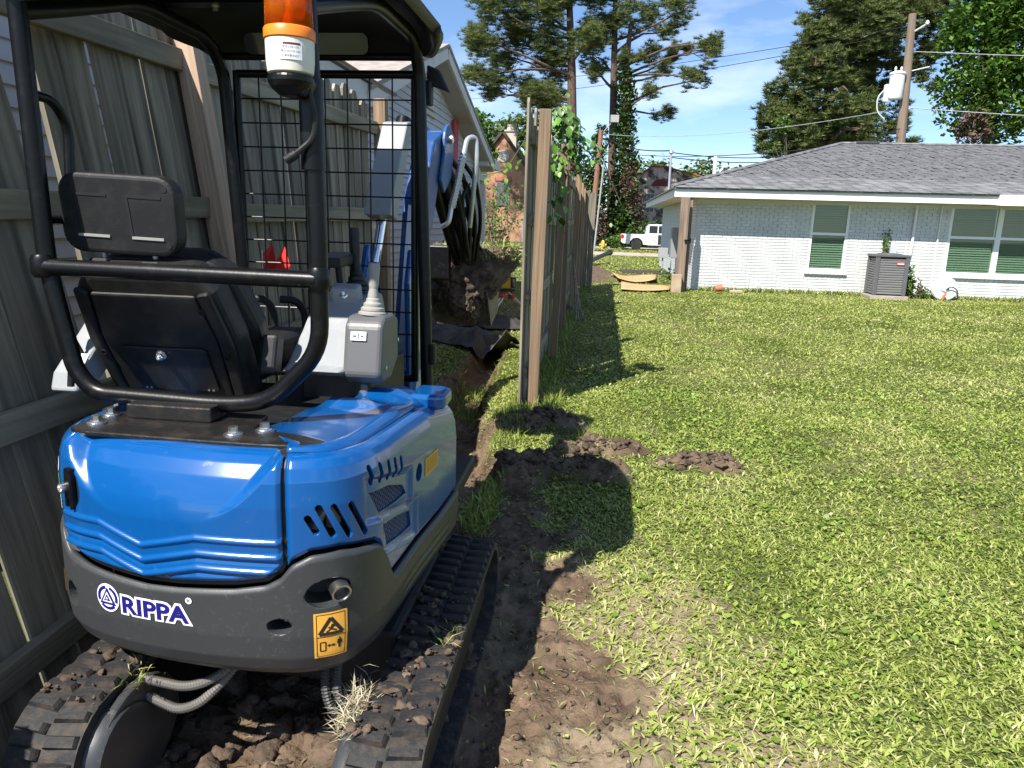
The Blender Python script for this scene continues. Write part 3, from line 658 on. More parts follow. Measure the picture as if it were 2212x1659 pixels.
for k in range(15):
    z = .14+k*.056; m = MB(); m.box((6.66, 18.235, z), (.74, .03, .034), rotx(.35)); m.build('louvre', ACL, ac)
    m = MB(); m.box((6.235, 18.61, z), (.03, .64, .034), roty(-.35)); m.build('louvre', ACL, ac)
m = MB(); m.bb(6.78, 7.0, 18.20, 18.215, .80, .86); m.build('badge', mat('red_badge', (.55, .05, .06), .4), ac)
m = MB(); m.bb(6.80, 6.98, 18.193, 18.2, .82, .84); m.build('badge_print', WHITEST, ac)

ac.scale = (.78, .72, 1.0); ac.location = (6.72, 18.8, 0)
hr = empty('hose_reel', (8.15, 18.85, 0), 'round pale grey hose reel leaning on the wall beside the air conditioner', 'hose reel')
m = MB(); d = Vector((-.25, -1, .28)).normalized(); m.lathe((8.15, 18.95, .24), d, [(.0, 0), (.26, 0), (.285, .02), (.285, .13), (.26, .15), (.1, .15), (.08, .19), (0, .19)], 28); m.build('drum', mat('reel_grey', (.48, .50, .52), .5), hr, smooth=True)
m = MB(); m.tube(fillet([(8.12, 18.74, .26), (8.2, 18.7, .34), (8.34, 18.68, .27), (8.38, 18.7, .06)], .08), .014, 8); m.build('hose', mat('hose_dark', (.02, .02, .03), .5), hr, smooth=True)
m = MB(); m.box((8.05, 18.66, .1), (.05, .05, .18), roty(.5)); m.build('nozzle', mat('orange_plastic', (.7, .16, .02), .4), hr, bevel=.01)

fp = MB(); fp.lathe((2.72, 18.4, .1), (1, .2, .15), [(0, 0), (.07, 0), (.09, .16), (.1, .165), (.08, .165), (.06, .02), (0, .02)], 16); fo = fp.build('flower_pot', mat('terracotta', (.42, .15, .07), .8)); tag(fo, 'small tipped terracotta pot on the grass at the foot of the white wall', 'pot')
br = MB(); br.box((3.25, 18.55, .04), (.3, .12, .06), rotz(.15)); tag(br.build('paving_brick', mat('tan_brick', (.42, .34, .22), .9), bevel=.01), 'loose tan brick lying in the grass by the white wall', 'brick')

CARD = mat('cardboard', (.52, .33, .16), .85, col2=(.44, .27, .13), nscale=3)
def sheet(name, pts, label, cat, curl=.05):
    m = MB(); nx, ny = 10, 8; P = [Vector((*p, 0)) for p in pts]; vs = []
    for i in range(nx+1):
        for j in range(ny+1):
            u, v = i/nx, j/ny; p = (P[0]*(1-u)+P[1]*u)*(1-v)+(P[3]*(1-u)+P[2]*u)*v
            vs.append((p.x, p.y, .05+zg(p.x, p.y)+curl*(abs(u-.5)**2*3+.25*math.sin(7*u+3*v)*v)))
    m.add(vs, [(i*(ny+1)+j, (i+1)*(ny+1)+j, (i+1)*(ny+1)+j+1, i*(ny+1)+j+1) for i in range(nx) for j in range(ny)])
    o = m.build(name, CARD, smooth=True); s_ = o.modifiers.new('s', 'SOLIDIFY'); s_.thickness = .012; return tag(o, label, cat)
sheet('cardboard_sheet', [(.47, 17.7), (1.62, 18.1), (1.75, 19.3), (.52, 20.0)], 'flat brown cardboard sheet on the grass, nearer of two by the gate post', 'cardboard', .04)
sheet('cardboard_sheet', [(.45, 20.3), (1.45, 20.6), (1.62, 22.7), (.25, 22.9)], 'curled brown cardboard sheet on the grass, farther of two by the gate post', 'cardboard', .12)
m = MB(); m.box((1.35, 25.2, -.0), (1.5, .5, .16), rotz(.05)); m.box((1.3, 24.6, .0), (1.3, .25, .12), rotz(-.04)); tag(m.build('timber_stack', mat('dark_timber', (.05, .042, .035), .9), bevel=.02), 'dark flat timbers lying on the grass beside the white house', 'timber')
m = MB(); m.tube(fillet([(-.75, 27.0, -.05), (-.45, 29.5, .12), (.1, 32, .3), (.28, 33.0, .33)], .8), .085, 10); m.lathe((.28, 33.0, .33), (.17, 1, .03), [(.085, 0), (.13, 0), (.13, .2), (.1, .2), (.1, .02), (0, .02)], 14); tag(m.build('drain_pipe', mat('black_drain', (.018, .022, .022), .5), smooth=True), 'black corrugated drain pipe rising from the grass near the street', 'pipe')

# marker stake with a red flag at the left fence
fl = empty('marker_flag', (-1.5, 3.45, 0), 'bright red marker flag on a wire stake in front of the left fence', 'flag')
m = MB(); m.tube([(-1.5, 3.45, 0), (-1.5, 3.45, 1.38)], .004, 6); m.build('stake', STEEL, fl)

RED = mat('red_flag', (.75, .03, .02), .5)
m = MB(); m.add([(-1.5, 3.45, 1.36), (-1.44, 3.47, 1.41), (-1.40, 3.42, 1.33), (-1.355, 3.45, 1.40), (-1.32, 3.44, 1.31), (-1.37, 3.45, 1.25), (-1.43, 3.43, 1.27), (-1.5, 3.45, 1.24)], [(0, 1, 2, 6, 7), (2, 3, 4, 5, 6)])
o = m.build('cloth', RED, fl); fl.scale = (.8, .8, 1); fl.location = (-1.63, 3.45, 0); s_ = o.modifiers.new('s', 'SOLIDIFY'); s_.thickness = .003

# laser level on a low tripod
lt = empty('laser_level', (-1.44, 11.5, 0), 'yellow laser level on a low white tripod beyond the bucket', 'laser level')
LYEL = mat('laser_yellow', (.78, .42, .02), .4); LBLK = mat('laser_black', (.02, .02, .022), .5)
m = MB(); m.box((-1.46, 11.5, .63), (.16, .14, .22)); m.lathe((-1.46, 11.5, .74), (0, 0, 1), [(.05, 0), (.05, .04), (.03, .05), (0, .05)], 14); m.build('housing', LYEL, lt, bevel=.02)
m = MB(); m.box((-1.35, 11.47, .62), (.07, .12, .16)); m.box((-1.36, 11.40, .71), (.18, .02, .02)); m.build('handle', LBLK, lt, bevel=.02)
m = MB(); m.lathe((-1.45, 11.5, .76), (0, 0, 1), [(.035, 0), (.035, .06), (.02, .07), (0, .07)], 14); m.build('rotor', STEEL, lt, smooth=True)
m = MB(); m.lathe((-1.46, 11.5, .485), (0, 0, 1), [(.14, 0), (.14, .03), (.06, .03), (.06, .04), (0, .04)], 20); m.build('head', LBLK, lt, smooth=True)
TW = mat('tripod_white', (.74, .76, .78), .35, .3)
for fx, fy in ((-1.70, 10.55), (-1.05, 12.1), (-2.0, 12.0)):
    z0 = zg(fx, fy); a, b = Vector((-1.46, 11.5, .48)), Vector((fx, fy, z0)); p = a.lerp(b, .92); sd = (b-a).cross(Vector((0, 0, 1))).normalized()*.028
    m = MB(); m.tube([a+sd, p+sd*.5], .014, 8); m.tube([a-sd, p-sd*.5], .014, 8); m.tube([a.lerp(b, .45), p], .02, 8); lg = m.build('leg', TW, lt, smooth=True)
    m = MB(); m.tube([p, b], [.026, .008], 8); m.build('foot', mat('foot_blue', (.12, .24, .33), .4), lg)
    m = MB(); m.lathe(a.lerp(b, .12), b-a, [(.045, 0), (.05, .04), (.045, .08), (0, .08)], 10); m.build('clamp', mat('clamp_red', (.6, .06, .03), .5), lg)

# black silt-fence fabric rumpled on the ground
def cloth_strip(name, path, wd, label, cat, mt, seed=1, lift=.18):
    r = random.Random(seed); P = [Vector(p) for p in path]; L_ = [0]
    for a, b in zip(P[:-1], P[1:]): L_.append(L_[-1]+(b-a).length)
    nu, nv = 70, 22; vs = []
    for i in range(nu+1):
        s = L_[-1]*i/nu; k = max(j for j in range(len(L_)-1) if L_[j] <= s+1e-9); t_ = (s-L_[k])/(L_[k+1]-L_[k]); p = P[k].lerp(P[k+1], t_); d = (P[k+1]-P[k]).normalized(); n_ = Vector((-d.y, d.x, 0))
        for j in range(nv+1):
            v = j/nv-.5; q = p+n_*v*wd*(1+.2*math.sin(s*2.1)); hgt = lift*math.exp(-(v*3)**2)*(.6+.5*math.sin(s*3.1+1))
            e = float(fbm(np.array([q.x*3.1+seed]), np.array([q.y*3.1]), 3)[0])-.5; e2 = float(fbm(np.array([q.x*9+seed+v*6]), np.array([q.y*4]), 2)[0])-.5
            vs.append((q.x, q.y, zg(q.x, q.y)+.03+max(0, hgt+.16*e+.09*e2)))
    m = MB(); m.add(vs, [(i*(nv+1)+j, (i+1)*(nv+1)+j, (i+1)*(nv+1)+j+1, i*(nv+1)+j+1) for i in range(nu) for j in range(nv)])
    o = m.build(name, mt); o.data.shade_smooth(); s_ = o.modifiers.new('s', 'SOLIDIFY'); s_.thickness = .006; return tag(o, label, cat)
FAB = mat('silt_fabric', (.032, .029, .028), .6, col2=(.06, .055, .05), nscale=6, bump=.3, bscale=200)
cloth_strip('silt_fabric', [(-2.9, 10.2), (-2.2, 9.95), (-1.7, 9.5), (-1.22, 8.75)] and [(-2.9, 10.2, 0), (-2.2, 9.95, 0), (-1.7, 9.5, 0), (-1.2, 8.8, 0)], .95, 'rumpled black fabric sheet on the grass under the raised bucket', 'fabric', FAB, 3, .26)
cloth_strip('silt_fabric', [(-2.0, 10.9, 0), (-1.45, 10.7, 0), (-1.05, 11.2, 0), (-.85, 12.6, 0), (-.8, 13.6, 0)], .6, 'black fabric strip trailing back along the foot of the middle fence', 'fabric', FAB, 9, .22)

# bundle of stakes lying against the middle fence
m = MB()
for k in range(4): m.tube([(-.36+.03*k, 11.6+.1*k, .05), (-.48+.02*k, 12.3, 1.1-.15*k)], .012, 6)
tag(m.build('metal_stakes', DARKST), 'thin dark metal stakes leaning on the middle fence', 'stakes')

# ------------------------------------------------------------------ street side: truck, hydrant, marker, poles
tk = empty('pickup_truck', (4.0, 57.6, -.3), 'white crew pickup truck with a torn side door parked across the street', 'truck')
TP = mat('truck_white', (.72, .74, .76), .3, coat=.6, dirt=((.5, .5, .5), 3, .6, .9)); TG = mat('truck_glass', (.03, .035, .04), .08, spec=.8); TB = mat('truck_black', (.015, .015, .016), .6)
ty0, ty1, tz = 56.7, 58.6, -.3
def tprism(name, poly, y0, y1, mt, parent, bevel=.0):
    m = MB(); m.prism([(a+1.3, b+tz) for a, b in poly], (0, y0, 0), (1, 0, 0), (0, 0, 1), (0, 1, 0), y1-y0); return m.build(name, mt, parent, bevel=bevel)
def arch(cx, r, n=8): return [(cx-r*math.cos(math.pi*k/n), .42+r*math.sin(math.pi*k/n)*.98) for k in range(n+1)]
poly = [(0, .62), (.08, .48)]+arch(1.12, .5)+[(1.75, .42), (2.0, .38)]+[(4.0, .38)]+arch(4.72, .5)+[(5.5, .42), (5.72, .5), (5.75, .95), (5.6, 1.12), (4.45, 1.2), (1.75, 1.2), (1.72, 1.17), (.02, 1.17), (0, 1.1)]
body = tprism('body', poly, ty0, ty1, TP, tk, .04)
tprism('bed_inside', [(.12, 1.0), (1.66, 1.0), (1.66, 1.176), (.12, 1.176)], ty0+.1, ty1-.1, TB, tk)
cab = tprism('cab', [(1.75, 1.19), (1.82, 1.72), (2.0, 1.9), (3.4, 1.92), (4.3, 1.2)], ty0+.1, ty1-.1, TP, tk, .05)
for a, b in (((2.02, 1.27), (2.62, 1.8)), ((2.70, 1.27), (3.6, 1.8))):
    tprism('side_window', [(a[0], a[1]), (b[0], a[1]), (b[0]-(.3 if b[0] > 3.2 else 0), b[1]), (a[0], b[1])], ty0+.085, ty0+.1, TG, tk)
d_ = tprism('door', [(1.82, .55), (2.62, .55), (2.62, 1.18), (1.82, 1.18)], ty0-.012, ty0+.0, TP, tk, .01); tprism('handle', [(1.9, 1.06), (2.06, 1.06), (2.06, 1.1), (1.9, 1.1)], ty0-.03, ty0-.013, STEEL, d_)
for k in range(4): tprism('dent_scrape', [(2.0+.05*k, .66+.1*k), (2.60, .6+.12*k), (2.61, .63+.12*k), (2.0+.05*k, .68+.1*k)], ty0-.017, ty0-.013, TB, d_)
o = tprism('torn_door', [(2.68, .45), (3.5, .45), (3.55, 1.15), (3.2, 1.32), (2.9, 1.14), (2.68, 1.18)], ty0-.02, ty0-.003, TB, tk); o['label'] = 'torn open dark door'
tprism('running_board', [(2.0, .3), (4.1, .3), (4.1, .36), (2.0, .36)], ty0-.02, ty0+.1, TB, tk)
tprism('tail_light', [(-.01, .82), (.16, .82), (.22, 1.02), (.1, 1.14), (-.01, 1.12)], ty0-.01, ty0+.06, mat('tail_red', (.55, .01, .02), .2), tk)
tprism('rear_bumper', [(-.1, .5), (.2, .46), (.2, .62), (-.1, .64)], ty0+.02, ty1-.02, DARKST, tk, .03)
for cx in (1.12, 4.72):
    for yy, s in ((ty0+.02, 1), (ty1-.27, -1)):
        m = MB(); m.lathe((cx+1.3, yy, tz+.41), (0, 1, 0), [(.25, 0), (.38, .0), (.41, .04), (.41, .22), (.38, .25), (.25, .25)], 28); wh = m.build('wheel', mat('tyre', (.02, .02, .02), .85), tk, smooth=True)
        m = MB(); m.lathe((cx+1.3, yy+.02, tz+.41), (0, 1, 0), [(0, 0), (.06, -.01), (.07, .01), (.09, .04), (.22, .04), (.25, 0), (.262, 0), (.262, .1), (0, .1)], 24); m.build('rim', mat('rim_silver', (.55, .56, .57), .3, .8), wh, smooth=True)
        for q in range(6): a = q*math.pi/3; m = MB(); m.box((cx+1.3+.15*math.cos(a), yy+.02, tz+.41+.15*math.sin(a)), (.17, .03, .06), roty(-a)); m.build('spoke', mat('rim_silver', (.55, .56, .57), .3, .8), wh)

hy = empty('fire_hydrant', (-.03, 55.2, -.3), 'yellow fire hydrant on the far verge left of the pickup', 'hydrant')
HYM = mat('hydrant_yellow', (.72, .42, .07), .5)
m = MB(); m.lathe((-.03, 55.2, -.3), (0, 0, 1), [(.17, 0), (.17, .05), (.11, .06), (.11, .42), (.15, .43), (.15, .48), (.12, .5), (.10, .6), (.05, .68), (0, .7)], 16); m.build('barrel', HYM, hy, smooth=True)
for sx in (-1, 1): m = MB(); m.lathe((-.03, 55.2, .05), (sx, 0, 0), [(.06, .08), (.06, .18), (.08, .18), (.08, .24), (.03, .27), (0, .27)], 12); m.build('side_cap', HYM, hy, smooth=True)
m = MB(); m.lathe((-.03, 55.2, .0), (0, -1, 0), [(.08, .08), (.08, .18), (.10, .18), (.10, .24), (0, .26)], 12); m.build('front_cap', HYM, hy, smooth=True)
m = MB(); m.lathe((-.84, 52.6, -.3), (0, 0, 1), [(.11, 0), (.11, .8), (.09, .84), (0, .85)], 12); tag(m.build('cable_marker', mat('marker_white', (.72, .74, .68), .6), smooth=True), 'short pale plastic utility marker post on the far verge beside the pole', 'marker post')

POLE = mat('pole_wood', (.22, .17, .125), .9, col2=(.15, .11, .08), nscale=2, stretch=(8, 8, .4), bump=.4, bscale=4); POLEB = mat('pole_brown', (.26, .13, .08), .9, col2=(.18, .09, .055), nscale=2, stretch=(8, 8, .4))
pr = empty('utility_pole', (10.7, 30, 0), 'tall grey wooden utility pole with white transformer can behind the bungalow roof', 'utility pole', 'utility poles')
m = MB(); m.tube([(10.75, 30, -.3), (10.63, 30, 4.74), (10.46, 30, 9.14)], [.19, .17, .13], 12); m.build('shaft', POLE, pr, smooth=True)
WH = mat('transformer_white', (.72, .74, .75), .45)
m = MB(); m.lathe((10.18, 29.85, 6.25), (0, 0, 1), [(.0, 0), (.22, 0), (.25, .05), (.25, .82), (.28, .84), (.28, .9), (.15, .95), (0, .96)], 20); tr_ = m.build('transformer', WH, pr, smooth=True)
for dx in (-.1, .1): m = MB(); m.lathe((10.18+dx, 29.85, 7.15), (0, 0, 1), [(.05, 0), (.03, .1), (.05, .12), (.03, .2), (0, .22)], 8); m.build('bushing', mat('porcelain', (.5, .5, .5), .3), tr_)
m = MB(); m.bb(9.78, 9.93, 29.75, 29.95, 6.15, 6.75); m.build('cutout_box', WH, pr, bevel=.03)
m = MB(); m.tube(fillet([(9.8, 29.8, 6.6), (9.55, 29.8, 6.3), (9.6, 29.8, 5.8), (9.9, 29.8, 5.55)], .3), .022, 6); m.build('drop_wire', mat('wire_white', (.55, .56, .55), .6), pr)
m = MB(); m.tube([(10.5, 30, 8.5), (10.85, 29.6, 8.72)], .03, 6); m.lathe((10.85, 29.6, 8.7), (0, 0, 1), [(.06, 0), (.07, .05), (.04, .12), (0, .14)], 8); m.build('bracket', mat('bracket_white', (.6, .6, .6), .5), pr)
m = MB(); m.tube([(10.5, 30, 7.2), (11.2, 29.8, 7.35)], .02, 6); m.tube([(10.35, 30, 5.95), (10.9, 30, 5.95)], .03, 6); m.build('crossbar', mat('bracket_white', (.6, .6, .6), .5), pr)
pc = empty('utility_pole', (-.62, 50, -.3), 'reddish brown leaning utility pole with a grey conduit by the ivy-clad pines', 'utility pole', 'utility poles')
m = MB(); m.tube([(-.95, 52, -.3), (-.72, 52, 4), (-.55, 52, 7.6)], [.2, .18, .15], 12); m.build('shaft', POLEB, pc, smooth=True)
m = MB(); m.tube([(-.62, 51.8, -.3), (-.42, 51.8, 3), (-.25, 51.8, 5.6)], .06, 8); m.build('conduit', mat('galv', (.5, .51, .52), .4, .6), pc, smooth=True)
m = MB(); m.box((.3, 52, 8.35), (.55, .3, .45)); m.tube([(-.5, 52, 7.4), (.2, 52, 8.2)], .03, 6); m.build('lamp', mat('lamp_grey', (.3, .3, .3), .5), pc)
CAB = mat('cable', (.012, .012, .013), .7); CABL = mat('cable_light', (.35, .36, .37), .6)
def wire(a, b, sag, label, r=.016, mt=None):
    a, b = Vector(a), Vector(b); pts = []
    for k in range(25): t_ = k/24; p = a.lerp(b, t_); p.z -= sag*4*t_*(1-t_); pts.append(p)
    m = MB(); m.tube(pts, r, 5); return tag(m.build('power_line', mt or CAB), label, 'power line', 'overhead lines')
wire((10.46, 30, 8.75), (-24, 80, 15), .8, 'uppermost overhead line running left from the tall pole behind the pines', .014)
wire((10.46, 30, 8.55), (-26, 82, 14), 1.0, 'second highest overhead line running left from the tall pole', .014)
wire((10.5, 30, 7.9), (40, 26, 7.4), .4, 'overhead line running right from the top of the tall pole', .014, CABL)
wire((10.55, 30, 6.0), (40, 27, 5.6), .5, 'lower overhead line running right from the tall pole', .016, CABL)
wire((10.4, 30, 5.95), (-.6, 52, 7.4), .5, 'pale line from below the transformer to the reddish pole', .014, CABL)
wire((10.6, 30, 4.95), (-.7, 52, 6.3), .5, 'thick black line just above the bungalow roof to the reddish pole', .02)
wire((-.7, 52, 6.3), (-14, 60, 6.9), .2, 'thick black line left of the reddish pole across the brick house', .02)
wire((-.55, 52, 7.5), (1.75, 22, 3.6), .35, 'service drop from the reddish pole to the bungalow mast', .018)
wire((1.75, 22, 3.55), (10.62, 30, 5.3), .5, 'service wire from the bungalow mast to the tall pole, upper', .014)
wire((1.75, 22, 3.42), (10.62, 30, 5.0), .45, 'service wire from the bungalow mast to the tall pole, lower', .014)

# ------------------------------------------------------------------ far houses
b2 = empty('brick_cottage', (-9, 70, -.3), 'orange brick cottage with a steep dark gable and round window beyond the street', 'house')
def brickmat(name, c1, c2, mort, stain, lo, hi, ss):
    m = bpy.data.materials.new(name); m.use_nodes = True; t = m.node_tree; L = t.links.new; b = t.nodes['Principled BSDF']; b.inputs['Roughness'].default_value = .9
    co = t.nodes.new('ShaderNodeTexCoord'); mp = t.nodes.new('ShaderNodeMapping'); mp.inputs['Rotation'].default_value = (math.pi/2, 0, 0); L(co.outputs['Object'], mp.inputs['Vector'])
    bt = t.nodes.new('ShaderNodeTexBrick'); bt.inputs['Scale'].default_value = 4.6; bt.inputs['Color1'].default_value = (*c1, 1); bt.inputs['Color2'].default_value = (*c2, 1); bt.inputs['Mortar'].default_value = (*mort, 1); bt.inputs['Mortar Size'].default_value = .025; bt.inputs['Row Height'].default_value = .32; bt.inputs['Brick Width'].default_value = 1.0
    L(mp.outputs[0], bt.inputs['Vector'])
    n = t.nodes.new('ShaderNodeTexNoise'); n.inputs['Scale'].default_value = ss; n.inputs['Detail'].default_value = 9; n.inputs['Roughness'].default_value = .7; L(co.outputs['Object'], n.inputs['Vector'])
    mr = t.nodes.new('ShaderNodeMapRange'); mr.inputs['From Min'].default_value = lo; mr.inputs['From Max'].default_value = hi; L(n.outputs['Fac'], mr.inputs['Value'])
    x = t.nodes.new('ShaderNodeMix'); x.data_type = 'RGBA'; L(mr.outputs[0], x.inputs['Factor']); L(bt.outputs['Color'], x.inputs['A']); x.inputs['B'].default_value = (*stain, 1); L(x.outputs['Result'], b.inputs['Base Color']); return m
OB = brickmat('orange_brick', (.46, .22, .115), (.34, .145, .075), (.46, .37, .28), (.11, .062, .045), .46, .60, .5)
m = MB(); m.prism([(-13.5, -.6), (-4.4, -.6), (-4.4, 2.2), (-9.6, 9.2), (-13.5, 4.4)], (0, 70, 0), (1, 0, 0), (0, 0, 1), (0, 1, 0), 9); m.build('wall', OB, b2)
m = MB()
for p, q in (((-13.9, 4.0), (-9.6, 9.3)), ((-9.6, 9.3), (-4.0, 1.75))):
    v = Vector((q[0]-p[0], 0, q[1]-p[1])); n = Vector((-v.z, 0, v.x)).normalized()*.22
    vs = [Vector((p[0], yy, p[1])) for yy in (69.7, 79)]+[Vector((q[0], yy, q[1])) for yy in (79, 69.7)]; vs += [a+n for a in vs]
    m.add(vs, bf)
m.build('roof', mat('dark_roof', (.045, .036, .032), .9, col2=(.08, .06, .05), nscale=4), b2)
WD = mat('dark_window', (.10, .10, .10), .3)
m = MB(); m.bb(-10.1, -8.8, 69.93, 70.02, 2.9, 5.1); wn = m.build('window', mat('grey_frame', (.22, .2, .18), .7), b2)
for a in range(3):
    for c in range(5): m = MB(); m.bb(-10.03+a*.42, -9.66+a*.42, 69.9, 69.925, 2.97+c*.42, 3.34+c*.42); m.build('pane', WD, wn)
m = MB(); m.bb(-10.2, -8.7, 69.85, 70.05, 5.15, 5.45); m.build('lintel', mat('red_lintel', (.42, .14, .08), .9), wn)
m = MB(); m.lathe((-9.5, 70.02, 7.35), (0, -1, 0), [(.55, 0), (.55, .08), (.42, .09), (.42, .06), (0, .06)], 20); wn = m.build('round_window', mat('grey_trim_r', (.4, .38, .36), .7), b2, smooth=True)
m = MB(); m.bb(-9.9, -9.1, 69.92, 69.94, 7.33, 7.37); m.bb(-9.52, -9.48, 69.92, 69.94, 6.95, 7.75); m.build('muntin', mat('muntin_white', (.55, .55, .53), .6), wn)
m = MB(); m.bb(-7.6, -6.6, 69.9, 70.02, -.4, 2.0); m.build('door', mat('grey_door', (.22, .24, .27), .6), b2, bevel=.04)
m = MB(); m.bb(-9.5, -8.5, 71, 72, 6.5, 9.6); m.bb(-9.6, -8.4, 70.9, 72.1, 9.6, 9.75); m.lathe((-9, 71.5, 9.75), (0, 0, 1), [(.45, 0), (.4, .3), (.45, .35), (.45, .5), (0, .55)], 14); m.build('chimney', brickmat('pale_brick', (.55, .50, .42), (.48, .43, .36), (.4, .36, .3), (.3, .27, .2), .55, .75, 1), b2)
m = MB(); m.bb(-7.9, -7.1, 73, 74, 5.5, 8.4); m.bb(-8.0, -7.0, 72.9, 74.1, 8.4, 8.55); m.bb(-7.85, -7.15, 73, 74, 8.55, 9.1); m.build('chimney', mat('cream_render', (.62, .57, .40), .85, dirt=((.25, .22, .12), 2, .5, .8)), b2)

b3 = empty('stained_house', (5, 74, -.3), 'old pale house blotched with dark dead vines behind the white pickup', 'house')
SB = brickmat('stained_render', (.56, .45, .38), (.50, .40, .34), (.42, .34, .29), (.06, .045, .038), .47, .58, 1.3)
m = MB(); m.prism([(1.3, -.6), (12, -.6), (12, 5.3), (8.6, 5.9), (6.0, 6.75), (5.5, 6.95), (4.2, 6.95), (3.6, 6.5), (1.3, 5.5)], (0, 74, 0), (1, 0, 0), (0, 0, 1), (0, 1, 0), 8); m.build('wall', SB, b3)
m = MB(); m.tube([(1.2, 73.9, 5.55), (3.6, 73.9, 6.55), (4.2, 73.9, 7.0), (5.5, 73.9, 7.0), (6.0, 73.9, 6.82), (12, 73.9, 5.35)], .1, 6); m.build('coping', mat('red_tile', (.22, .07, .05), .9), b3)
m = MB(); m.bb(3.45, 4.65, 73.9, 74.02, 2.75, 4.5); wn = m.build('window', mat('pale_frame', (.55, .55, .53), .6), b3)
for a in range(3):
    for c in range(4): m = MB(); m.bb(3.53+a*.36, 3.85+a*.36, 73.87, 73.895, 2.82+c*.42, 3.18+c*.42); m.build('pane', WD, wn)
m = MB(); m.prism([(4.25, 5.2)]+[(5.05-.8*math.cos(math.pi*k/10), 5.2+.65*math.sin(math.pi*k/10)) for k in range(11)], (0, 73.95, 0), (1, 0, 0), (0, 0, 1), (0, 1, 0), .06); m.build('arch_panel', mat('dark_red_arch', (.15, .03, .03), .8), b3)
# ------------------------------------------------------------------ trees and plants
PINEM = leafmat('pine_needles', [(.03, .055, .018), (.085, .12, .034), (.16, .195, .058), (.25, .275, .09)], .5, .35)
LEAFM = leafmat('broad_leaves', [(.022, .055, .010), (.06, .13, .018), (.12, .22, .032), (.2, .3, .06)], .45, .35)
FARLM = leafmat('far_leaves', [(.06, .10, .025), (.12, .18, .045), (.20, .26, .075)], .6, .35)
IVYM = leafmat('ivy_leaves', [(.008, .022, .006), (.025, .06, .012), (.065, .12, .022), (.12, .18, .04)], .4, .25)
DEADM = leafmat('dead_vines', [(.05, .03, .022), (.10, .06, .045), (.17, .11, .08)], .9, .1)
BARK = mat('pine_bark', (.13, .085, .062), .95, col2=(.07, .045, .035), nscale=3, stretch=(3, 3, 1), bump=.7, bscale=5)
BARKG = mat('grey_bark', (.10, .08, .065), .95, col2=(.06, .05, .04), nscale=3)
def unit(n):
    v = rng.normal(size=(n, 3)); return v/np.linalg.norm(v, axis=1)[:, None]
def needles(C, per, ln, wd, R=None):
    n = len(C)*per; c = np.repeat(C, per, 0); d = unit(n); d[:, 2] = np.abs(d[:, 2])*.8+.05*d[:, 2]; s = np.cross(d, unit(n)); s /= np.linalg.norm(s, axis=1)[:, None]+1e-9
    l = ln*(.6+.6*rng.random(n)); V = np.stack([c+s*wd*.5+d*.03, c-s*wd*.5+d*.03, c+d*l[:, None]], 1).reshape(-1, 3)
    tr = np.repeat(rng.random(len(C)), per); rnd = np.clip(.55*tr+.45*rng.random(n), 0, 1); return V, rnd
def leaves(C, sz, per=1, up=.5, spread=0.):
    c = np.repeat(C, per, 0); n = len(c)
    if spread: c = c+rng.normal(size=(n, 3))*spread
    nr = unit(n); nr[:, 2] = np.abs(nr[:, 2])+up; nr /= np.linalg.norm(nr, axis=1)[:, None]; a = np.cross(nr, unit(n)); a /= np.linalg.norm(a, axis=1)[:, None]+1e-9; b = np.cross(nr, a)
    s = sz*(.6+.7*rng.random(n))[:, None]; V = np.stack([c-a*s*.5, c+b*s*.32+nr*s*.06, c+a*s*.55, c-b*s*.32+nr*s*.06], 1).reshape(-1, 3)
    tr = np.repeat(rng.random(len(C)), per); return V, np.clip(.4*tr+.6*rng.random(n), 0, 1)
def pine(name, label, trunk, rad, limbs, y0, dens=70, ln=.42, wd=.05, per=26, extra=None, bark=BARK):
    e = empty(name, (trunk[0][0], y0, trunk[0][1]), label, 'tree', 'pine trees')
    m = MB(); m.tube([(x, y0+random.uniform(-.1, .1), z) for x, z in trunk], rad, 10); m.build('trunk', bark, e, smooth=True)
    C = []
    for (ex, ez, R) in limbs:
        dy = random.uniform(-3.5, 3.5); dist = abs(ex-np.interp(ez, [t_[1] for t_ in trunk], [t_[0] for t_ in trunk]))
        sz = ez-.22*dist-.6+random.uniform(-.4, .4) if random.random() < .75 else ez+.12*dist
        sz = min(max(sz, trunk[0][1]+3), trunk[-1][1]-.2)
        sx = float(np.interp(sz, [t_[1] for t_ in trunk], [t_[0] for t_ in trunk])); a, b = Vector((sx, y0, sz)), Vector((ex, y0+dy, ez)); mid = a.lerp(b, .5)+Vector((0, 0, random.uniform(-.3, .7)))
        m = MB(); pts = [a, a.lerp(mid, .5)+Vector((0, 0, random.uniform(-.2, .2))), mid, mid.lerp(b, .5)+Vector((0, 0, random.uniform(-.3, .3))), b]; m.tube(pts, [.13, .11, .085, .055, .02], 6)
        n = int(dens*R*R*1.1); off = unit(n)*(rng.random(n)**.45)[:, None]*np.array([R*1.2, R*1.2, R*.95]); c0 = np.array(b.lerp(mid, .28))+off
        # sub-twigs
        nk = max(3, int(R*4)); hubs = np.array(b.lerp(mid, .28))+unit(nk)*R*np.array([1.1, 1.1, .95])
        for h in hubs: m.tube([mid.lerp(b, random.uniform(.2, .9)), Vector(h)], [.035, .012], 4)
        j = rng.integers(nk, size=n); c0 = c0*.45+(hubs[j]+rng.normal(size=(n, 3))*R*.2)*.55
        C.append(c0); m.build('limb', bark, e, smooth=True)
    if extra is not None: C.append(extra)
    V, r = needles(np.concatenate(C), per, ln, wd); o = link_mesh('crown', np_mesh('crown', V, np.arange(len(V)), 3, r), PINEM, e); o['kind'] = 'stuff'
    return e
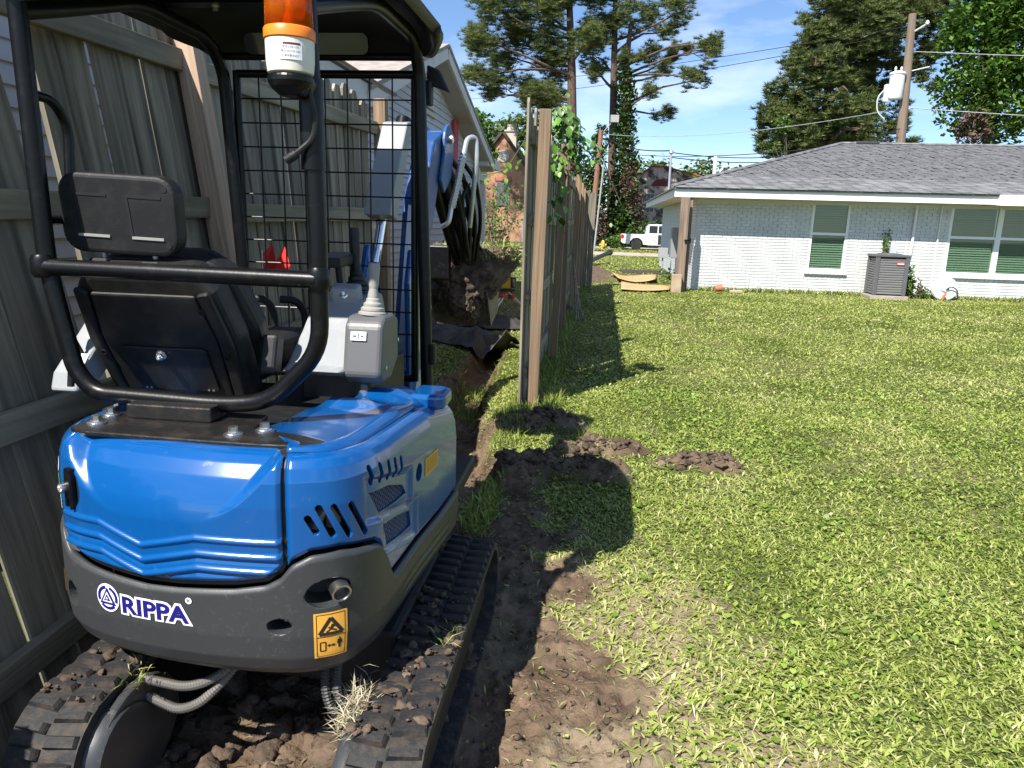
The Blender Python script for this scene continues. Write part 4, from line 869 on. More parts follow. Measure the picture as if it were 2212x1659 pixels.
pine('pine_tree', 'tall forked pine left of the reddish pole with spreading limbs', [(-2.5, -.3), (-2.85, 4), (-3.05, 7), (-3.4, 14), (-3.9, 20), (-4.1, 25)], [.62, .52, .48, .36, .25, .1],
     [(-12.7, 17.2, 1.9), (-12.2, 15.8, 1.5), (-12.0, 12.7, 1.7), (-10.4, 12.3, 1.5), (-8.6, 13.6, 1.7), (-6.6, 11.6, 1.9), (-5.9, 14.0, 1.8), (-9.2, 18.7, 2.2), (-6.4, 18.2, 2.2), (-4.8, 15.8, 1.8), (-2.2, 17.2, 1.8), (-1.4, 15.7, 1.6), (-4.9, 12.6, 1.4), (-11.1, 18.6, 1.9), (-8.4, 16.2, 1.8), (-7.5, 12.4, 1.5), (-5.7, 19.8, 2.2), (-10.4, 15.2, 1.3), (-6, 22, 2.2), (-9, 21.5, 2.2), (-3, 21.5, 2.2), (-3.8, 24, 2.2), (-1, 20.5, 2)], 66, dens=72, per=34, ln=.5, wd=.036)
pine('pine_tree', 'tall slender pine behind the street with limbs drooping to the right', [(.65, -.3), (.4, 5), (.3, 9), (.1, 14.4), (-.1, 20), (-.1, 25)], [.42, .37, .35, .3, .2, .08],
     [(2.7, 18.8, 1.7), (4.7, 17.7, 1.3), (6.4, 19.1, 1.5), (5.9, 15.9, 1.2), (8.6, 15.6, 1.4), (8.4, 13.9, 1.2), (4.9, 14.3, 1.1), (3.3, 12.0, 1.1), (5.3, 11.1, 1.2), (3.6, 16.3, 1.3), (1.8, 15.2, 1.2), (-1.1, 17.7, 1.8), (-1.8, 15.5, 1.5), (-2.0, 13.6, 1.0), (7.0, 13.0, 1.1), (.8, 18.4, 1.8), (8.9, 16.7, 1.2), (6.8, 17.2, 1.1), (3, 22, 2), (-2, 22, 2), (5.5, 21, 1.8), (.2, 24.5, 2)], 68, dens=58, per=32, ln=.46, wd=.036)
# ivy-clad third trunk
iv = empty('ivy_tree', (1.9, 67, -.3), 'bare trunk wrapped to the top in dark green ivy beside the slender pine', 'tree', 'pine trees')
m = MB(); m.tube([(1.95, 67, -.3), (1.6, 67, 5), (1.35, 67, 9), (1.1, 67, 15), (1.3, 67, 18)], [.4, .36, .33, .28, .15], 10); m.build('trunk', BARK, iv, smooth=True)
def column(path, r0, r1, n, sz, mt, parent, name, y0, jit=.25):
    zz = path[0][1]+(path[-1][1]-path[0][1])*rng.random(n)**1.15; xx = np.interp(zz, [p[1] for p in path], [p[0] for p in path]); a = rng.random(n)*6.28; k = (zz-path[0][1])/(path[-1][1]-path[0][1]); rr = (r0*(1-k)+r1*k)*(.7+.6*fbm(zz*1.3+a, a*1.5, 2))
    C = np.stack([xx+rr*np.cos(a), y0+rr*np.sin(a), zz], -1)+rng.normal(size=(n, 3))*jit; V, r = leaves(C, sz, 1, .3); o = link_mesh(name, np_mesh(name, V, np.arange(len(V)), 4, r), mt, parent); o['kind'] = 'stuff'; return o
column([(2.0, -.3), (1.6, 5), (1.35, 9), (1.1, 14.5)], 1.1, .35, 5200, .34, IVYM, iv, 'ivy', 67)
def blob(name, label, cat, blobs, n, sz, mt, group=None, trunk=None, up=.4, parts=('crown', 'trunk'), bark=BARKG):
    e = empty(name, trunk[0] if trunk else (blobs[0][0], blobs[0][1], 0), label, cat, group); C = []; vol = sum(b[3]*b[4]*b[5] for b in blobs)
    for (x, y, z, rx, ry, rz) in blobs:
        k = max(6, int(n/9*rx*ry*rz/vol)); u = unit(k)*(.45+.55*rng.random(k)**.5)[:, None]; hub = u*np.array([rx, ry, rz])+np.array([x, y, z]); C.append(np.repeat(hub, 9, 0)+rng.normal(size=(k*9, 3))*np.array([rx, ry, rz]).mean()*.17)
    C = np.concatenate(C); V, r = leaves(C, sz, 1, up); o = link_mesh(parts[0], np_mesh(parts[0], V, np.arange(len(V)), 4, r), mt, e); o['kind'] = 'stuff'
    if trunk:
        m = MB(); r0 = trunk[2] if len(trunk) > 2 else .3; a, b = Vector(trunk[0]), Vector(trunk[1]); m.tube([a, a.lerp(b, .5)+Vector((.2, 0, 0)), b], [r0, r0*.8, r0*.5], 8)
        m.build(parts[1], bark, e, smooth=True)
        for (x, y, z, rx, ry, rz) in blobs: mm = MB(); c = Vector((x, y, z)); s_ = a.lerp(b, .55+.4*random.random()); mm.tube([s_, s_.lerp(c, .5)+Vector((0, 0, .3)), c], [r0*.45, r0*.3, .03], 6); mm.build('limb', bark, e, smooth=True)
    return e
# brush and ivy around the feet of the pines
blob('ivy_thicket', 'dark green ivy thicket at the foot of the pines by the reddish pole', 'thicket', [(.2, 65, 1, 1.4, 1.2, 1.6), (1.6, 65, 1.2, 1.3, 1.2, 2.), (-1.1, 64, 6, .8, .8, 2.2), (-.6, 64, 8.2, .7, .7, 1.3), (-.9, 64, 3.5, 1.2, 1, 2.4), (2.5, 65, .6, 1.2, 1, 1.2)], 5200, .36, IVYM, trunk=((-.9, 64.5, -.3), (-.8, 64.5, 8.4), .14), parts=('leaves', 'stem'))
blob('vine_tangle', 'green vines hanging on the lower trunk of the forked pine', 'vines', [(-3.9, 65, 3.6, 1.1, .9, 2.2), (-2.6, 65.2, 4.2, .8, .8, 3.0), (-2.2, 65, 1.2, 1.1, 1, 1.6), (-4.6, 65, 1.2, 1.4, 1, 1.6)], 3600, .36, IVYM, trunk=((-3.4, 65.4, -.3), (-3.2, 65.4, 6.5), .1), parts=('leaves', 'stem'))
blob('dead_brush', 'reddish brown dead vines between the reddish pole and the forked pine', 'brush', [(-1.7, 63, 2.8, .8, .6, 1.9), (-.3, 62.5, 1.2, .5, .5, 1.6), (1.7, 64, 5.0, .6, .5, 1.6), (2.6, 64.6, 2.4, .6, .5, 2.2), (-2.7, 64.5, 7.4, .55, .5, 2.2)], 2600, .22, DEADM, trunk=((-1.7, 63.2, -.3), (-1.6, 63.2, 3.5), .06), parts=('twigs', 'stem'))
blob('verge_bush', 'low dark bush behind the white pickup', 'bush', [(3.9, 63, .7, 2.2, 1, 1.0), (5.6, 63, .9, 1.6, 1, 1.2)], 1800, .3, IVYM, trunk=((4.2, 63, -.3), (4.2, 63, .6), .1), parts=('leaves', 'stem'))
blob('verge_bush', 'leafy low bush left of the pickup tailgate', 'bush', [(.6, 58.2, .05, .9, .7, .5), (1.2, 59.5, .2, .7, .7, .6)], 700, .22, LEAFM, trunk=((.7, 58.5, -.3), (.7, 58.5, .1), .06), parts=('leaves', 'stem'))
# far trees
for k, (lab, bl, tr) in enumerate([('rounded light green tree above the stained house', [(4.8, 96, 7.2, 3.2, 2.5, 2.2), (2.9, 96, 6.2, 2.2, 2, 1.6), (7.2, 96, 6.0, 2.4, 2, 1.8)], ((5, 96, -1), (5, 96, 6), .3)),
    ('far light green tree showing over the left end of the bungalow roof', [(11.5, 98, 7.0, 2.8, 2.5, 2.3), (13.9, 98, 6.3, 2.6, 2.2, 2.0), (9.9, 98, 6.2, 2, 2, 1.6)], ((11.8, 98, -1), (11.8, 98, 6), .3)),
    ('bright green tree beside the roof of the clapboard house', [(-7.9, 46, 6.9, .9, 1, 1.0), (-7.5, 46, 5.6, .8, 1, 1.0), (-8.6, 46, 5.4, 1.2, 1, 1.4)], ((-8.3, 46, -.3), (-8.2, 46, 5.5), .2)),
    ('sparse tree standing behind the brick cottage chimney', [(-10.3, 86, 11.4, 2.4, 2, 1.6), (-7.9, 86, 11.0, 2.2, 2, 1.9), (-12.6, 86, 10.6, 1.5, 1.5, 1.2), (-6.2, 86, 9.3, 1.6, 1.5, 1.8)], ((-9, 86, -1), (-9, 86, 10), .35)),
    ('far tree line tree in the gap right of the pines', [(20, 110, 6.5, 5, 3, 3.2), (27, 110, 6, 4.5, 3, 3.2)], ((22, 110, -1), (22, 110, 5), .4)),
    ('far left tree beyond the cottage roof', [(-24, 100, 8, 6, 4, 5)], ((-24, 100, -1), (-24, 100, 7), .4))]):
    blob('leafy_tree', lab, 'tree', bl, 2400 if k < 4 else 1600, (.62, .62, .32, .5, .8, .8)[k], FARLM if k != 2 else LEAFM, 'background trees', tr)
# dense pine group behind the bungalow roof
def dense_pine(label, x, y0, ztop, blobs, n):
    C = []; vol = sum(b[2]**2*b[3] for b in blobs)
    for (bx_, bz, rx, rz) in blobs:
        k = int(n*rx*rx*rz/vol); u = unit(k)*(.55+.45*rng.random(k)**.6)[:, None]; hubn = max(8, k//26); hub = unit(hubn)*(.6+.4*rng.random(hubn)**.5)[:, None]*np.array([rx, rx*.9, rz]); j = rng.integers(hubn, size=k)
        C.append(np.array([bx_, y0, bz])+hub[j]+rng.normal(size=(k, 3))*rx*.17)
    return pine('pine_tree', label, [(x+.3, -.3), (x, 5), (x-.1, ztop)], [.42, .36, .1], [(bx_, bz, .8) for bx_, bz, rx, rz in blobs], y0, dens=20, ln=.36, wd=.05, per=24, extra=np.concatenate(C))
dense_pine('broad dense pine left of the transformer pole behind the bungalow', 11.6, 44, 14, [(9.6, 7.0, 1.5, 1.5), (9.2, 8.7, 1.0, .8), (10.0, 9.6, 1.2, 1.0), (11.3, 10.6, 1.6, 1.4), (11.6, 8.3, 2.0, 1.5), (10.8, 6.3, 1.7, 1.0), (12.8, 12.2, 1.7, 1.4), (12.9, 6.8, 1.5, 1.5), (10.7, 11.9, 1.2, 1.0), (11.9, 13.4, 1.6, 1.2), (9.0, 6.0, .9, .8)], 5600)
dense_pine('tall dense pine standing directly behind the transformer pole', 14.3, 46, 17, [(14.0, 13.0, 2.2, 1.8), (14.5, 10.5, 1.8, 1.6), (15.8, 12.6, 1.8, 1.5), (14.2, 15.2, 2, 1.6), (15.2, 8.2, 1.3, 1.4), (16.2, 14.6, 1.8, 1.5), (16.0, 6.6, 1.0, 1.4), (14.6, 6.4, 1.1, 1.2), (17.3, 13.0, 1.5, 1.6), (17.2, 10.4, 1.1, 1.3)], 4800)
# bright broadleaf trees at the right edge
blob('leafy_tree', 'bright green broadleaf tree at the right edge behind the roof', 'tree', [(16.3, 38, 10.8, 1.5, 1.4, 1.3), (17.6, 38, 11.6, 1.8, 1.6, 1.6), (16.6, 38, 8.8, 1.5, 1.4, 1.2), (18.2, 38, 9.4, 1.7, 1.5, 1.6), (16.0, 38, 7.0, 1.0, 1.1, 1.0), (17.8, 38, 7.0, 1.6, 1.3, 1.3), (18.8, 38, 12.6, 2, 1.8, 1.8), (20.2, 38, 8.5, 1.8, 1.6, 2.5), (15.8, 38, 12.6, 1.1, 1.1, 1.0), (15.3, 38, 10.0, .8, .9, .9), (15.2, 38, 8.0, .7, .8, .7)], 23000, .26, LEAFM, 'background trees', ((17.2, 38, -.3), (17.2, 38, 9.5), .32))
blob('leafy_bush', 'small leafy shoot hanging beside the pine above the roof edge', 'shoot', [(8.5, 40, 6.6, .5, .4, .45), (8.2, 40, 5.6, .35, .3, .3)], 260, .16, LEAFM, None, ((9.2, 40, -.3), (8.7, 40, 6.3), .05), parts=('leaves', 'stem'))
blob('dead_brush', 'brown withered vine on a trunk at the right above the roof', 'brush', [(16.1, 37, 6.2, .7, .5, .9)], 700, .16, DEADM, None, ((16.2, 37.2, -.3), (16.2, 37.2, 6.9), .12), parts=('twigs', 'stem'))

# sparse shrub in front of the brick cottage
sb = empty('sparse_shrub', (-3.8, 26, -.1), 'thin twiggy shrub with few leaves in front of the brick cottage', 'shrub'); m = MB(); tips = []
for k in range(16):
    a = random.uniform(0, 6.28); p = Vector((-3.8, 26, -.1)); d = Vector((math.cos(a)*.45, math.sin(a)*.45, 1)).normalized(); pts = [p]
    for s_ in range(5): d = (d+Vector((random.uniform(-.35, .35), random.uniform(-.35, .35), random.uniform(-.1, .2)))).normalized(); p = p+d*.55; pts.append(p)
    m.tube(pts, [.028, .022, .018, .014, .01, .006], 5); tips += pts[2:]
m.build('stems', BARKG, sb); Cn = np.array([t_[:] for t_ in tips]); V, r = leaves(Cn, .13, 14, .3, .24); o = link_mesh('leaves', np_mesh('leaves', V, np.arange(len(V)), 4, r), LEAFM, sb); o['kind'] = 'stuff'

# climbing vine on the middle fence: leaves big enough to pick apart
vn = empty('climbing_vine', (-.5, 6.6, 1.2), 'leafy green vine spilling over the top of the middle fence', 'vine')
lm = MB(); prof = [(0, .0), (.22, .26), (.5, .36), (.78, .24), (1, 0)]; vs = [(0, 0, 0)]
for t_, w_ in prof[1:-1]: vs += [(t_, -w_, .10*w_*2-.08*t_), (t_, 0, -.08*t_), (t_, w_, .10*w_*2-.08*t_)]
vs.append((1, 0, -.16)); lm.add(vs, [(0, 2, 1), (0, 3, 2), (1, 2, 5, 4), (2, 3, 6, 5), (4, 5, 8, 7), (5, 6, 9, 8), (7, 8, 10), (8, 9, 10)])
lme = bpy.data.meshes.new('leaf'); lme.from_pydata(lm.v, [], lm.f); lme.shade_smooth()
VLM = mat('vine_leaf', (.085, .19, .022), .45, orand=.6); VLM2 = VLM.copy(); b_ = VLM2.node_tree.nodes['Principled BSDF']; b_.inputs['Subsurface Weight'].default_value = 0
lme.materials.append(VLM)
stems = [[(-.46, 6.9, .3), (-.46, 6.9, 1.5), (-.48, 6.75, 2.2), (-.46, 6.6, 2.42), (-.38, 6.5, 2.42), (-.33, 6.45, 2.3)], [(-.48, 6.7, 2.38), (-.40, 6.6, 2.48), (-.33, 6.55, 2.36), (-.30, 6.55, 2.2), (-.29, 6.6, 2.05)], [(-.45, 6.7, 2.35), (-.40, 6.6, 2.2), (-.41, 6.6, 1.9), (-.42, 6.62, 1.6)],
         [(-.68, 6.3, 2.2), (-.85, 6.35, 1.95), (-1.05, 6.4, 1.92)], [(-.40, 6.55, 2.35), (-.26, 6.55, 2.2), (-.17, 6.6, 2.14), (-.10, 6.65, 2.13)]]
nl = 0
for si, stp in enumerate(stems):
    pts = fillet(stp, .2, 4); m = MB(); m.tube(pts, .005, 5); m.build('stem', mat('vine_stem', (.10, .14, .03), .7), vn)
    for k in range((72, 76, 66, 12, 40)[si]):
        p = pts[random.randrange(len(pts)//2 if si == 0 else 0, len(pts))]; o = bpy.data.objects.new('leaf', lme); COL.objects.link(o); s_ = random.uniform(.05, .095)*(.8 if si in (3, 4) else 1)
        o.scale = (s_, s_, s_); o.location = p+Vector((random.gauss(.02, .04), random.gauss(-.01, .06), random.gauss(0, .05))); o.rotation_euler = (random.uniform(-.5, .5), random.uniform(.4, 1.4), random.uniform(-2.6, .6)); setp(o, vn); nl += 1
# weeds by the air conditioner and creeper on the wall
def weed(name, label, base, ht, sp, n, sz, mt=LEAFM):
    e = empty(name, base, label, 'plant'); m = MB(); C = []
    for k in range(6):
        p = Vector(base)+Vector((random.uniform(-.05, .05), random.uniform(-.05, .05), 0)); q = p+Vector((random.uniform(-sp, sp), random.uniform(-sp, sp)*.4, ht*random.uniform(.6, 1))); m.tube([p, p.lerp(q, .5)+Vector((random.uniform(-.05, .05), 0, 0)), q], [.012, .008, .004], 5); C += [p.lerp(q, t_) for t_ in (.3, .45, .6, .75, .9, 1)]
    m.build('stem', mat('weed_stem', (.12, .12, .05), .8), e); V, r = leaves(np.array([c[:] for c in C]), sz, n//36+1, .3, sp*.25); o = link_mesh('leaves', np_mesh('leaves', V, np.arange(len(V)), 4, r), mt, e); o['kind'] = 'stuff'
weed('weed_plant', 'bright weedy plant growing right of the air conditioner', (7.28, 18.75, 0), .75, .14, 220, .09)
weed('weed_plant', 'low weeds in the grass behind the hose reel', (7.72, 18.9, 0), .22, .2, 120, .08)
weed('wall_creeper', 'small creeper on the white wall above the air conditioner', (6.78, 19.13, 1.0), .62, .07, 90, .07)
weed('weed_plant', 'small weeds at the foot of the old gate post', (1.95, 20.6, 0), .35, .3, 160, .1)
weed('weed_plant', 'dry bare weed stalk between the reel and the air conditioner', (7.55, 18.8, 0), .5, .06, 40, .06, DEADM)
# ------------------------------------------------------------------ mini excavator
ex = empty('mini_excavator', (-.92, 2.1, 0), 'small blue and grey tracked digger with black roll cage and orange beacon', 'excavator')
# --- body shell: a plan outline swept in height; panels are patches of it
PL = np.array([(-1.445, 2.45), (-1.445, 2.2), (-1.445, 1.95), (-1.428, 1.80), (-1.375, 1.68), (-1.275, 1.605), (-1.12, 1.56), (-.95, 1.54), (-.80, 1.54), (-.68, 1.557), (-.59, 1.605), (-.54, 1.70), (-.522, 1.82), (-.505, 2.05), (-.487, 2.25), (-.47, 2.45)])
def crs(P, n=16):
    o = []
    for i in range(len(P)-1):
        p0 = P[max(i-1, 0)]; p1 = P[i]; p2 = P[i+1]; p3 = P[min(i+2, len(P)-1)]
        for k in range(n): t_ = k/n; o.append(.5*((2*p1)+(-p0+p2)*t_+(2*p0-5*p1+4*p2-p3)*t_*t_+(-p0+3*p1-3*p2+p3)*t_**3))
    o.append(P[-1]); return np.array(o)
Qp = crs(PL); UL = np.concatenate([[0], np.cumsum(np.linalg.norm(np.diff(Qp, axis=0), axis=1))]); Tn = np.gradient(Qp, axis=0); Tn /= np.linalg.norm(Tn, axis=1)[:, None]; Nn = np.stack([Tn[:, 1], -Tn[:, 0]], 1)
UEND = UL[-1]
def ztop(u): return np.interp(u, [0, .5, .8, 1.56, 1.70, 1.83, 2.2, UEND], [.96, .99, 1.0, 1.0, .995, .988, .978, .93])
def BS(u, z, d=0.):
    u = np.asarray(u, float); z = np.asarray(z, float); x = np.interp(u, UL, Qp[:, 0]); y = np.interp(u, UL, Qp[:, 1]); nx = np.interp(u, UL, Nn[:, 0]); ny = np.interp(u, UL, Nn[:, 1])
    low = np.interp(z, [.40, .425, .45, .49, .55], [.10, .05, .025, .007, 0]); tp = np.interp(ztop(u)-z, [-.01, 0, .01, .03, .06, .12], [.075, .05, .032, .016, .006, 0])
    k = d-low-tp; return np.stack([x+nx*k, y+ny*k, z+0*x], -1)
def patch(name, mt, uL, uR, zb, zt, nu, nz, parent, relief=None, edge=.012, thick=.012, d0=.0, apply=False):
    s = np.linspace(0, 1, nu); t_ = np.linspace(0, 1, nz); Sg, Tg = np.meshgrid(s, t_, indexing='ij'); uu = uL(Tg)*(1-Sg)+uR(Tg)*Sg; z0 = zb(uu); z1 = zt(uu); zz = z0+(z1-z0)*Tg
    de = np.minimum(np.minimum((uu-uL(Tg)), (uR(Tg)-uu)), np.minimum(zz-z0, z1-zz)); d = d0-edge*.7*(1-sstep(0, edge, de))
    if relief is not None: d = d+relief(uu, zz, Sg, Tg)
    G = BS(uu, zz, d); ix = np.arange(nu*nz).reshape(nu, nz); Fq = np.stack([ix[:-1, :-1], ix[1:, :-1], ix[1:, 1:], ix[:-1, 1:]], -1).reshape(-1)
    o = link_mesh(name, np_mesh(name, G.reshape(-1, 3), Fq, 4), mt, parent, smooth=True); sm = o.modifiers.new('sol', 'SOLIDIFY'); sm.thickness = thick; sm.offset = -1; return o
cst = lambda v: (lambda a: np.full_like(a, v))
itp = lambda xs, ys: (lambda a: np.interp(a, xs, ys))
SL, SR = .845, 1.485           # seams of the rear door
doorbot = itp([.80, .86, .95, 1.02, 1.125, 1.215, 1.36, 1.44, 1.475, 1.495], [.735, .702, .688, .681, .674, .677, .688, .702, .728, .765])
def door_relief(u, z, s, t_):
    c = np.abs(s-.5)*2; tt = np.clip((t_-.48)/.52, 0, 1); ce = .30+.64*tt**.55
    d = -.055*tt**1.5*sstep(.06, -.06, c-ce)
    for k, off in enumerate((0, -.038, -.076)):
        zr = np.interp(u, [.85, 1.0, 1.125, 1.27, 1.49], [.797, .803, .762, .797, .795])+off; q = z-zr
        prof = sstep(-.012, -.002, q)*sstep(.010, .0, q); d = d+.0065*prof-.0035*np.exp(-((q+.014)/.006)**2)*(k > 0)
    d = d-.006*(1-sstep(.035, .05, np.hypot((u-.905)*1.5, (z-.865))))
    return d
door = patch('rear_door', BLUE, cst(SL+.004), cst(SR-.004), lambda u: doorbot(u)+.001, cst(.996), 170, 120, ex, door_relief, d0=.006)
gz_r = itp([0, .70, .80, .86, .95, 1.02, 1.125, 1.215, 1.36, 1.44, 1.475, 1.50, 1.545, 1.615, 1.735, 1.765, 1.79, 1.835, 2.03, 2.26, UEND], [.76, .765, .735, .69, .676, .669, .662, .665, .676, .69, .71, .742, .764, .767, .742, .722, .68, .605, .61, .608, .62])
def grey_relief(u, z, s, t_): return -.006*np.exp(-((u-2.15)/.22)**6)*np.exp(-((z-.535)/.010)**2)-.006*np.exp(-((u-2.15)/.22)**6)*np.exp(-((z-.50)/.012)**2)
cw = patch('counterweight', GREYP, cst(.0), cst(UEND), cst(.402), lambda u: gz_r(u)-.004, 260, 60, ex, grey_relief, d0=.010, thick=.03)
def right_relief(u, z, s, t_):
    d = 0*u
    for (uc, zc, hw, hh) in ((1.855, .826, .150, .056), (1.92, .712, .130, .054)):
        q = np.maximum(np.abs((u-uc))-hw, np.abs((z-zc+.22*(u-uc))-0)-hh); d = d-.012*sstep(.012, -.012, q)
    return d
rp_ = patch('side_panel', BLUE, cst(SR+.004), cst(UEND), lambda u: gz_r(u)+.004, lambda u: ztop(u)-.002, 240, 90, ex, right_relief)
lp_ = patch('side_panel', BLUE, cst(0), cst(SL-.004), lambda u: gz_r(u)+.004, lambda u: ztop(u)-.002, 80, 40, ex)
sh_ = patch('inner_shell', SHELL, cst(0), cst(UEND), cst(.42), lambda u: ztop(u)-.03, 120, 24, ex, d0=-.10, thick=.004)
ga = patch('door_gasket', mat('gasket_rubber', (.012, .012, .013), .5), cst(SL-.012), cst(SR+.014), lambda u: doorbot(u)-.016, cst(.998), 110, 80, ex, door_relief, d0=-.012, edge=.004, thick=.004)
def usurf(u, z, d=0.): return Vector(BS(np.array(u), np.array(z), d).tolist())
def unrm(u): return Vector((float(np.interp(u, UL, Nn[:, 0])), float(np.interp(u, UL, Nn[:, 1])), 0))
# --- cut the vents and the exhaust openings
def apply_bool(o, cutter):
    md = o.modifiers.new('cut', 'BOOLEAN'); md.operation = 'DIFFERENCE'; md.solver = 'EXACT'; md.use_self = True; md.object = cutter
    dg = bpy.context.evaluated_depsgraph_get(); dg.update(); ev = o.evaluated_get(dg); me = bpy.data.meshes.new_from_object(ev); old = o.data
    if len(me.polygons) > 50:
        o.modifiers.clear(); o.data = me
    else: o.modifiers.remove(md)
    bpy.data.objects.remove(cutter, do_unlink=True)
def capsule_cut(mb, u0, z0, u1, z1, r, depth=.024):
    a, b = usurf(u0, z0), usurf(u1, z1); n = unrm((u0+u1)/2); ay = (b-a).normalized(); n = (n-ay*n.dot(ay)).normalized(); ax_ = ay.cross(n); L_ = (b-a).length; poly = []
    for k in range(9): q = math.pi*k/8; poly.append((r*math.cos(q), L_+r*math.sin(q)))
    for k in range(9): q = math.pi+math.pi*k/8; poly.append((r*math.cos(q), r*math.sin(q)))
    mb.prism(poly, a-n*depth, ax_, ay, n, 2*depth)
cb = MB()
for (u0, z0, u1, z1) in ((1.540, .852, 1.558, .818), (1.566, .876, 1.598, .805), (1.602, .874, 1.642, .795), (1.648, .870, 1.694, .784)): capsule_cut(cb, u0, z0, u1, z1, .0085)
for (u0, z0, u1, z1) in ((1.722, .940, 1.738, .898), (1.776, .932, 1.790, .888), (1.830, .922, 1.838, .880), (1.876, .914, 1.882, .872), (1.920, .905, 1.924, .864)): capsule_cut(cb, u0, z0, u1, z1, .0085)
def grille_poly(uc, zc, hw, hh):
    return [(uc-hw*.98, zc+hh*.9-.22*-hw*.98), (uc-hw*.2, zc+hh*1.25+.22*hw*.2), (uc+hw*.75, zc+hh*1.0-.22*hw*.75), (uc+hw, zc+hh*.4-.22*hw), (uc+hw*.85, zc-hh*.95-.22*hw*.85), (uc-hw*.5, zc-hh*.95+.22*hw*.5)]
GR = [[(1.728, .872), (1.844, .853), (1.955, .815), (1.983, .782), (1.90, .787), (1.778, .800)], [(1.807, .758), (1.90, .742), (2.012, .716), (2.028, .664), (1.94, .672), (1.83, .690)]]
for gp_ in GR:
    pts = [usurf(u_, z_) for u_, z_ in gp_]; n = unrm(1.88); vs = [p-n*.03 for p in pts]+[p+n*.03 for p in pts]; k = len(pts)
    cb.add(vs, [tuple(range(k-1, -1, -1)), tuple(range(k, 2*k))]+[(i, (i+1) % k, k+(i+1) % k, k+i) for i in range(k)])
c0 = usurf(2.07, .815); n = unrm(2.07); cb.lathe(c0-n*.05, n, [(.027, 0), (.027, .1)], 20)
apply_bool(rp_, cb.build('cutter', SHELL))
cb = MB(); c0 = usurf(1.583, .661); n = unrm(1.583)
ax_ = n.cross(Vector((0, 0, 1))).normalized()*-1
cb.prism([(.056*math.cos(a*math.pi/16), .038*math.sin(a*math.pi/16)+.004*math.cos(a*math.pi/16)) for a in range(32)], c0-n*.06, ax_, (0, 0, 1), n, .12)
c1 = usurf(1.468, .581); n1 = unrm(1.468); ax1 = n1.cross(Vector((0, 0, 1))).normalized()*-1
cb.prism([(.030*math.cos(a*math.pi/12), .021*math.sin(a*math.pi/12)) for a in range(24)], c1-n1*.06, ax1, (0, 0, 1), n1, .12)
c2 = usurf(.86, .57); n2 = unrm(.86); ax2 = n2.cross(Vector((0, 0, 1))).normalized()*-1
cb.prism([(.03*math.cos(a*math.pi/12), .035*math.sin(a*math.pi/12)) for a in range(24)], c2-n2*.06, ax2, (0, 0, 1), n2, .12)
apply_bool(cw, cb.build('cutter', SHELL))
# exhaust tip and recess walls
for (cc, nn, aa, ra, rb, nm) in ((c0, n, ax_, .057, .039, 'exhaust_recess'), (c1, n1, ax1, .031, .022, 'bolt_recess'), (c2, n2, ax2, .031, .036, 'bolt_recess')):
    m = MB(); vs = []; K = 28
    for k in range(K): a = 2*math.pi*k/K; vs.append(cc+nn*.004+aa*ra*math.cos(a)+Vector((0, 0, rb*math.sin(a))))
    for k in range(K): a = 2*math.pi*k/K; vs.append(cc-nn*.07+aa*ra*.92*math.cos(a)+Vector((0, 0, rb*.92*math.sin(a))))
    m.add(vs, [(k, (k+1) % K, K+(k+1) % K, K+k) for k in range(K)]+[tuple(range(2*K-1, K-1, -1))]); m.build(nm, GREYP, ex, smooth=True)
m = MB(); p = c0+ax_*.026+Vector((0, 0, .004)); dn = (n+Vector((.12, 0, -.25))).normalized(); m.lathe(p-dn*.060, dn, [(.024, 0), (.024, .08), (.0245, .083), (.020, .084), (.019, .08), (.017, .02), (0, .02)], 24); m.build('exhaust_pipe', STEEL, ex, smooth=True)
m = MB(); m.lathe(c1-n1*.06+ax1*.008, n1, [(.013, 0), (.013, .025), (0, .026)], 6); m.build('bolt', STEEL, ex)
# expanded-metal grilles behind the openings
for gi, gp_ in enumerate(GR):
    us = [q[0] for q in gp_]; zs = [q[1] for q in gp_]; a0 = usurf(sum(us)/6, sum(zs)/6, -.02); n = unrm(sum(us)/6); ax3 = Vector((0, 0, 1)).cross(n).normalized(); m = MB(); du, dz = .011, .0075
    for i in range(int((max(us)-min(us))/du)+1):
        for j in range(-2, int((max(zs)-min(zs))/dz)+3):
            if (i+j) % 2: continue
            u_, z_ = min(us)+i*du, min(zs)+j*dz
            for sg in (-1, 1):
                if min(us)-.004 < u_+du < max(us)+.006 and min(zs)-.006 < z_+sg*dz < max(zs)+.006: m.tube([usurf(u_, z_, -.022), usurf(u_+du, z_+sg*dz, -.022)], .0015, 4, cap=False)
    m.build('mesh_grille', mat('mesh_wire', (.16, .18, .21), .4, .6), rp_)
    m = MB(); m.box(a0-n*.05, (.004, .24, .12), Matrix((n, ax3, Vector((0, 0, 1)))).transposed()); m.build('radiator_core', SHELL, rp_)
# engine parts glimpsed through the slots
m = MB(); m.tube([usurf(1.56, .80, -.075), usurf(1.60, .86, -.07), usurf(1.66, .80, -.08)], .02, 10); m.build('engine_hose', mat('engine_alu', (.42, .40, .36), .4, .5), ex, smooth=True)
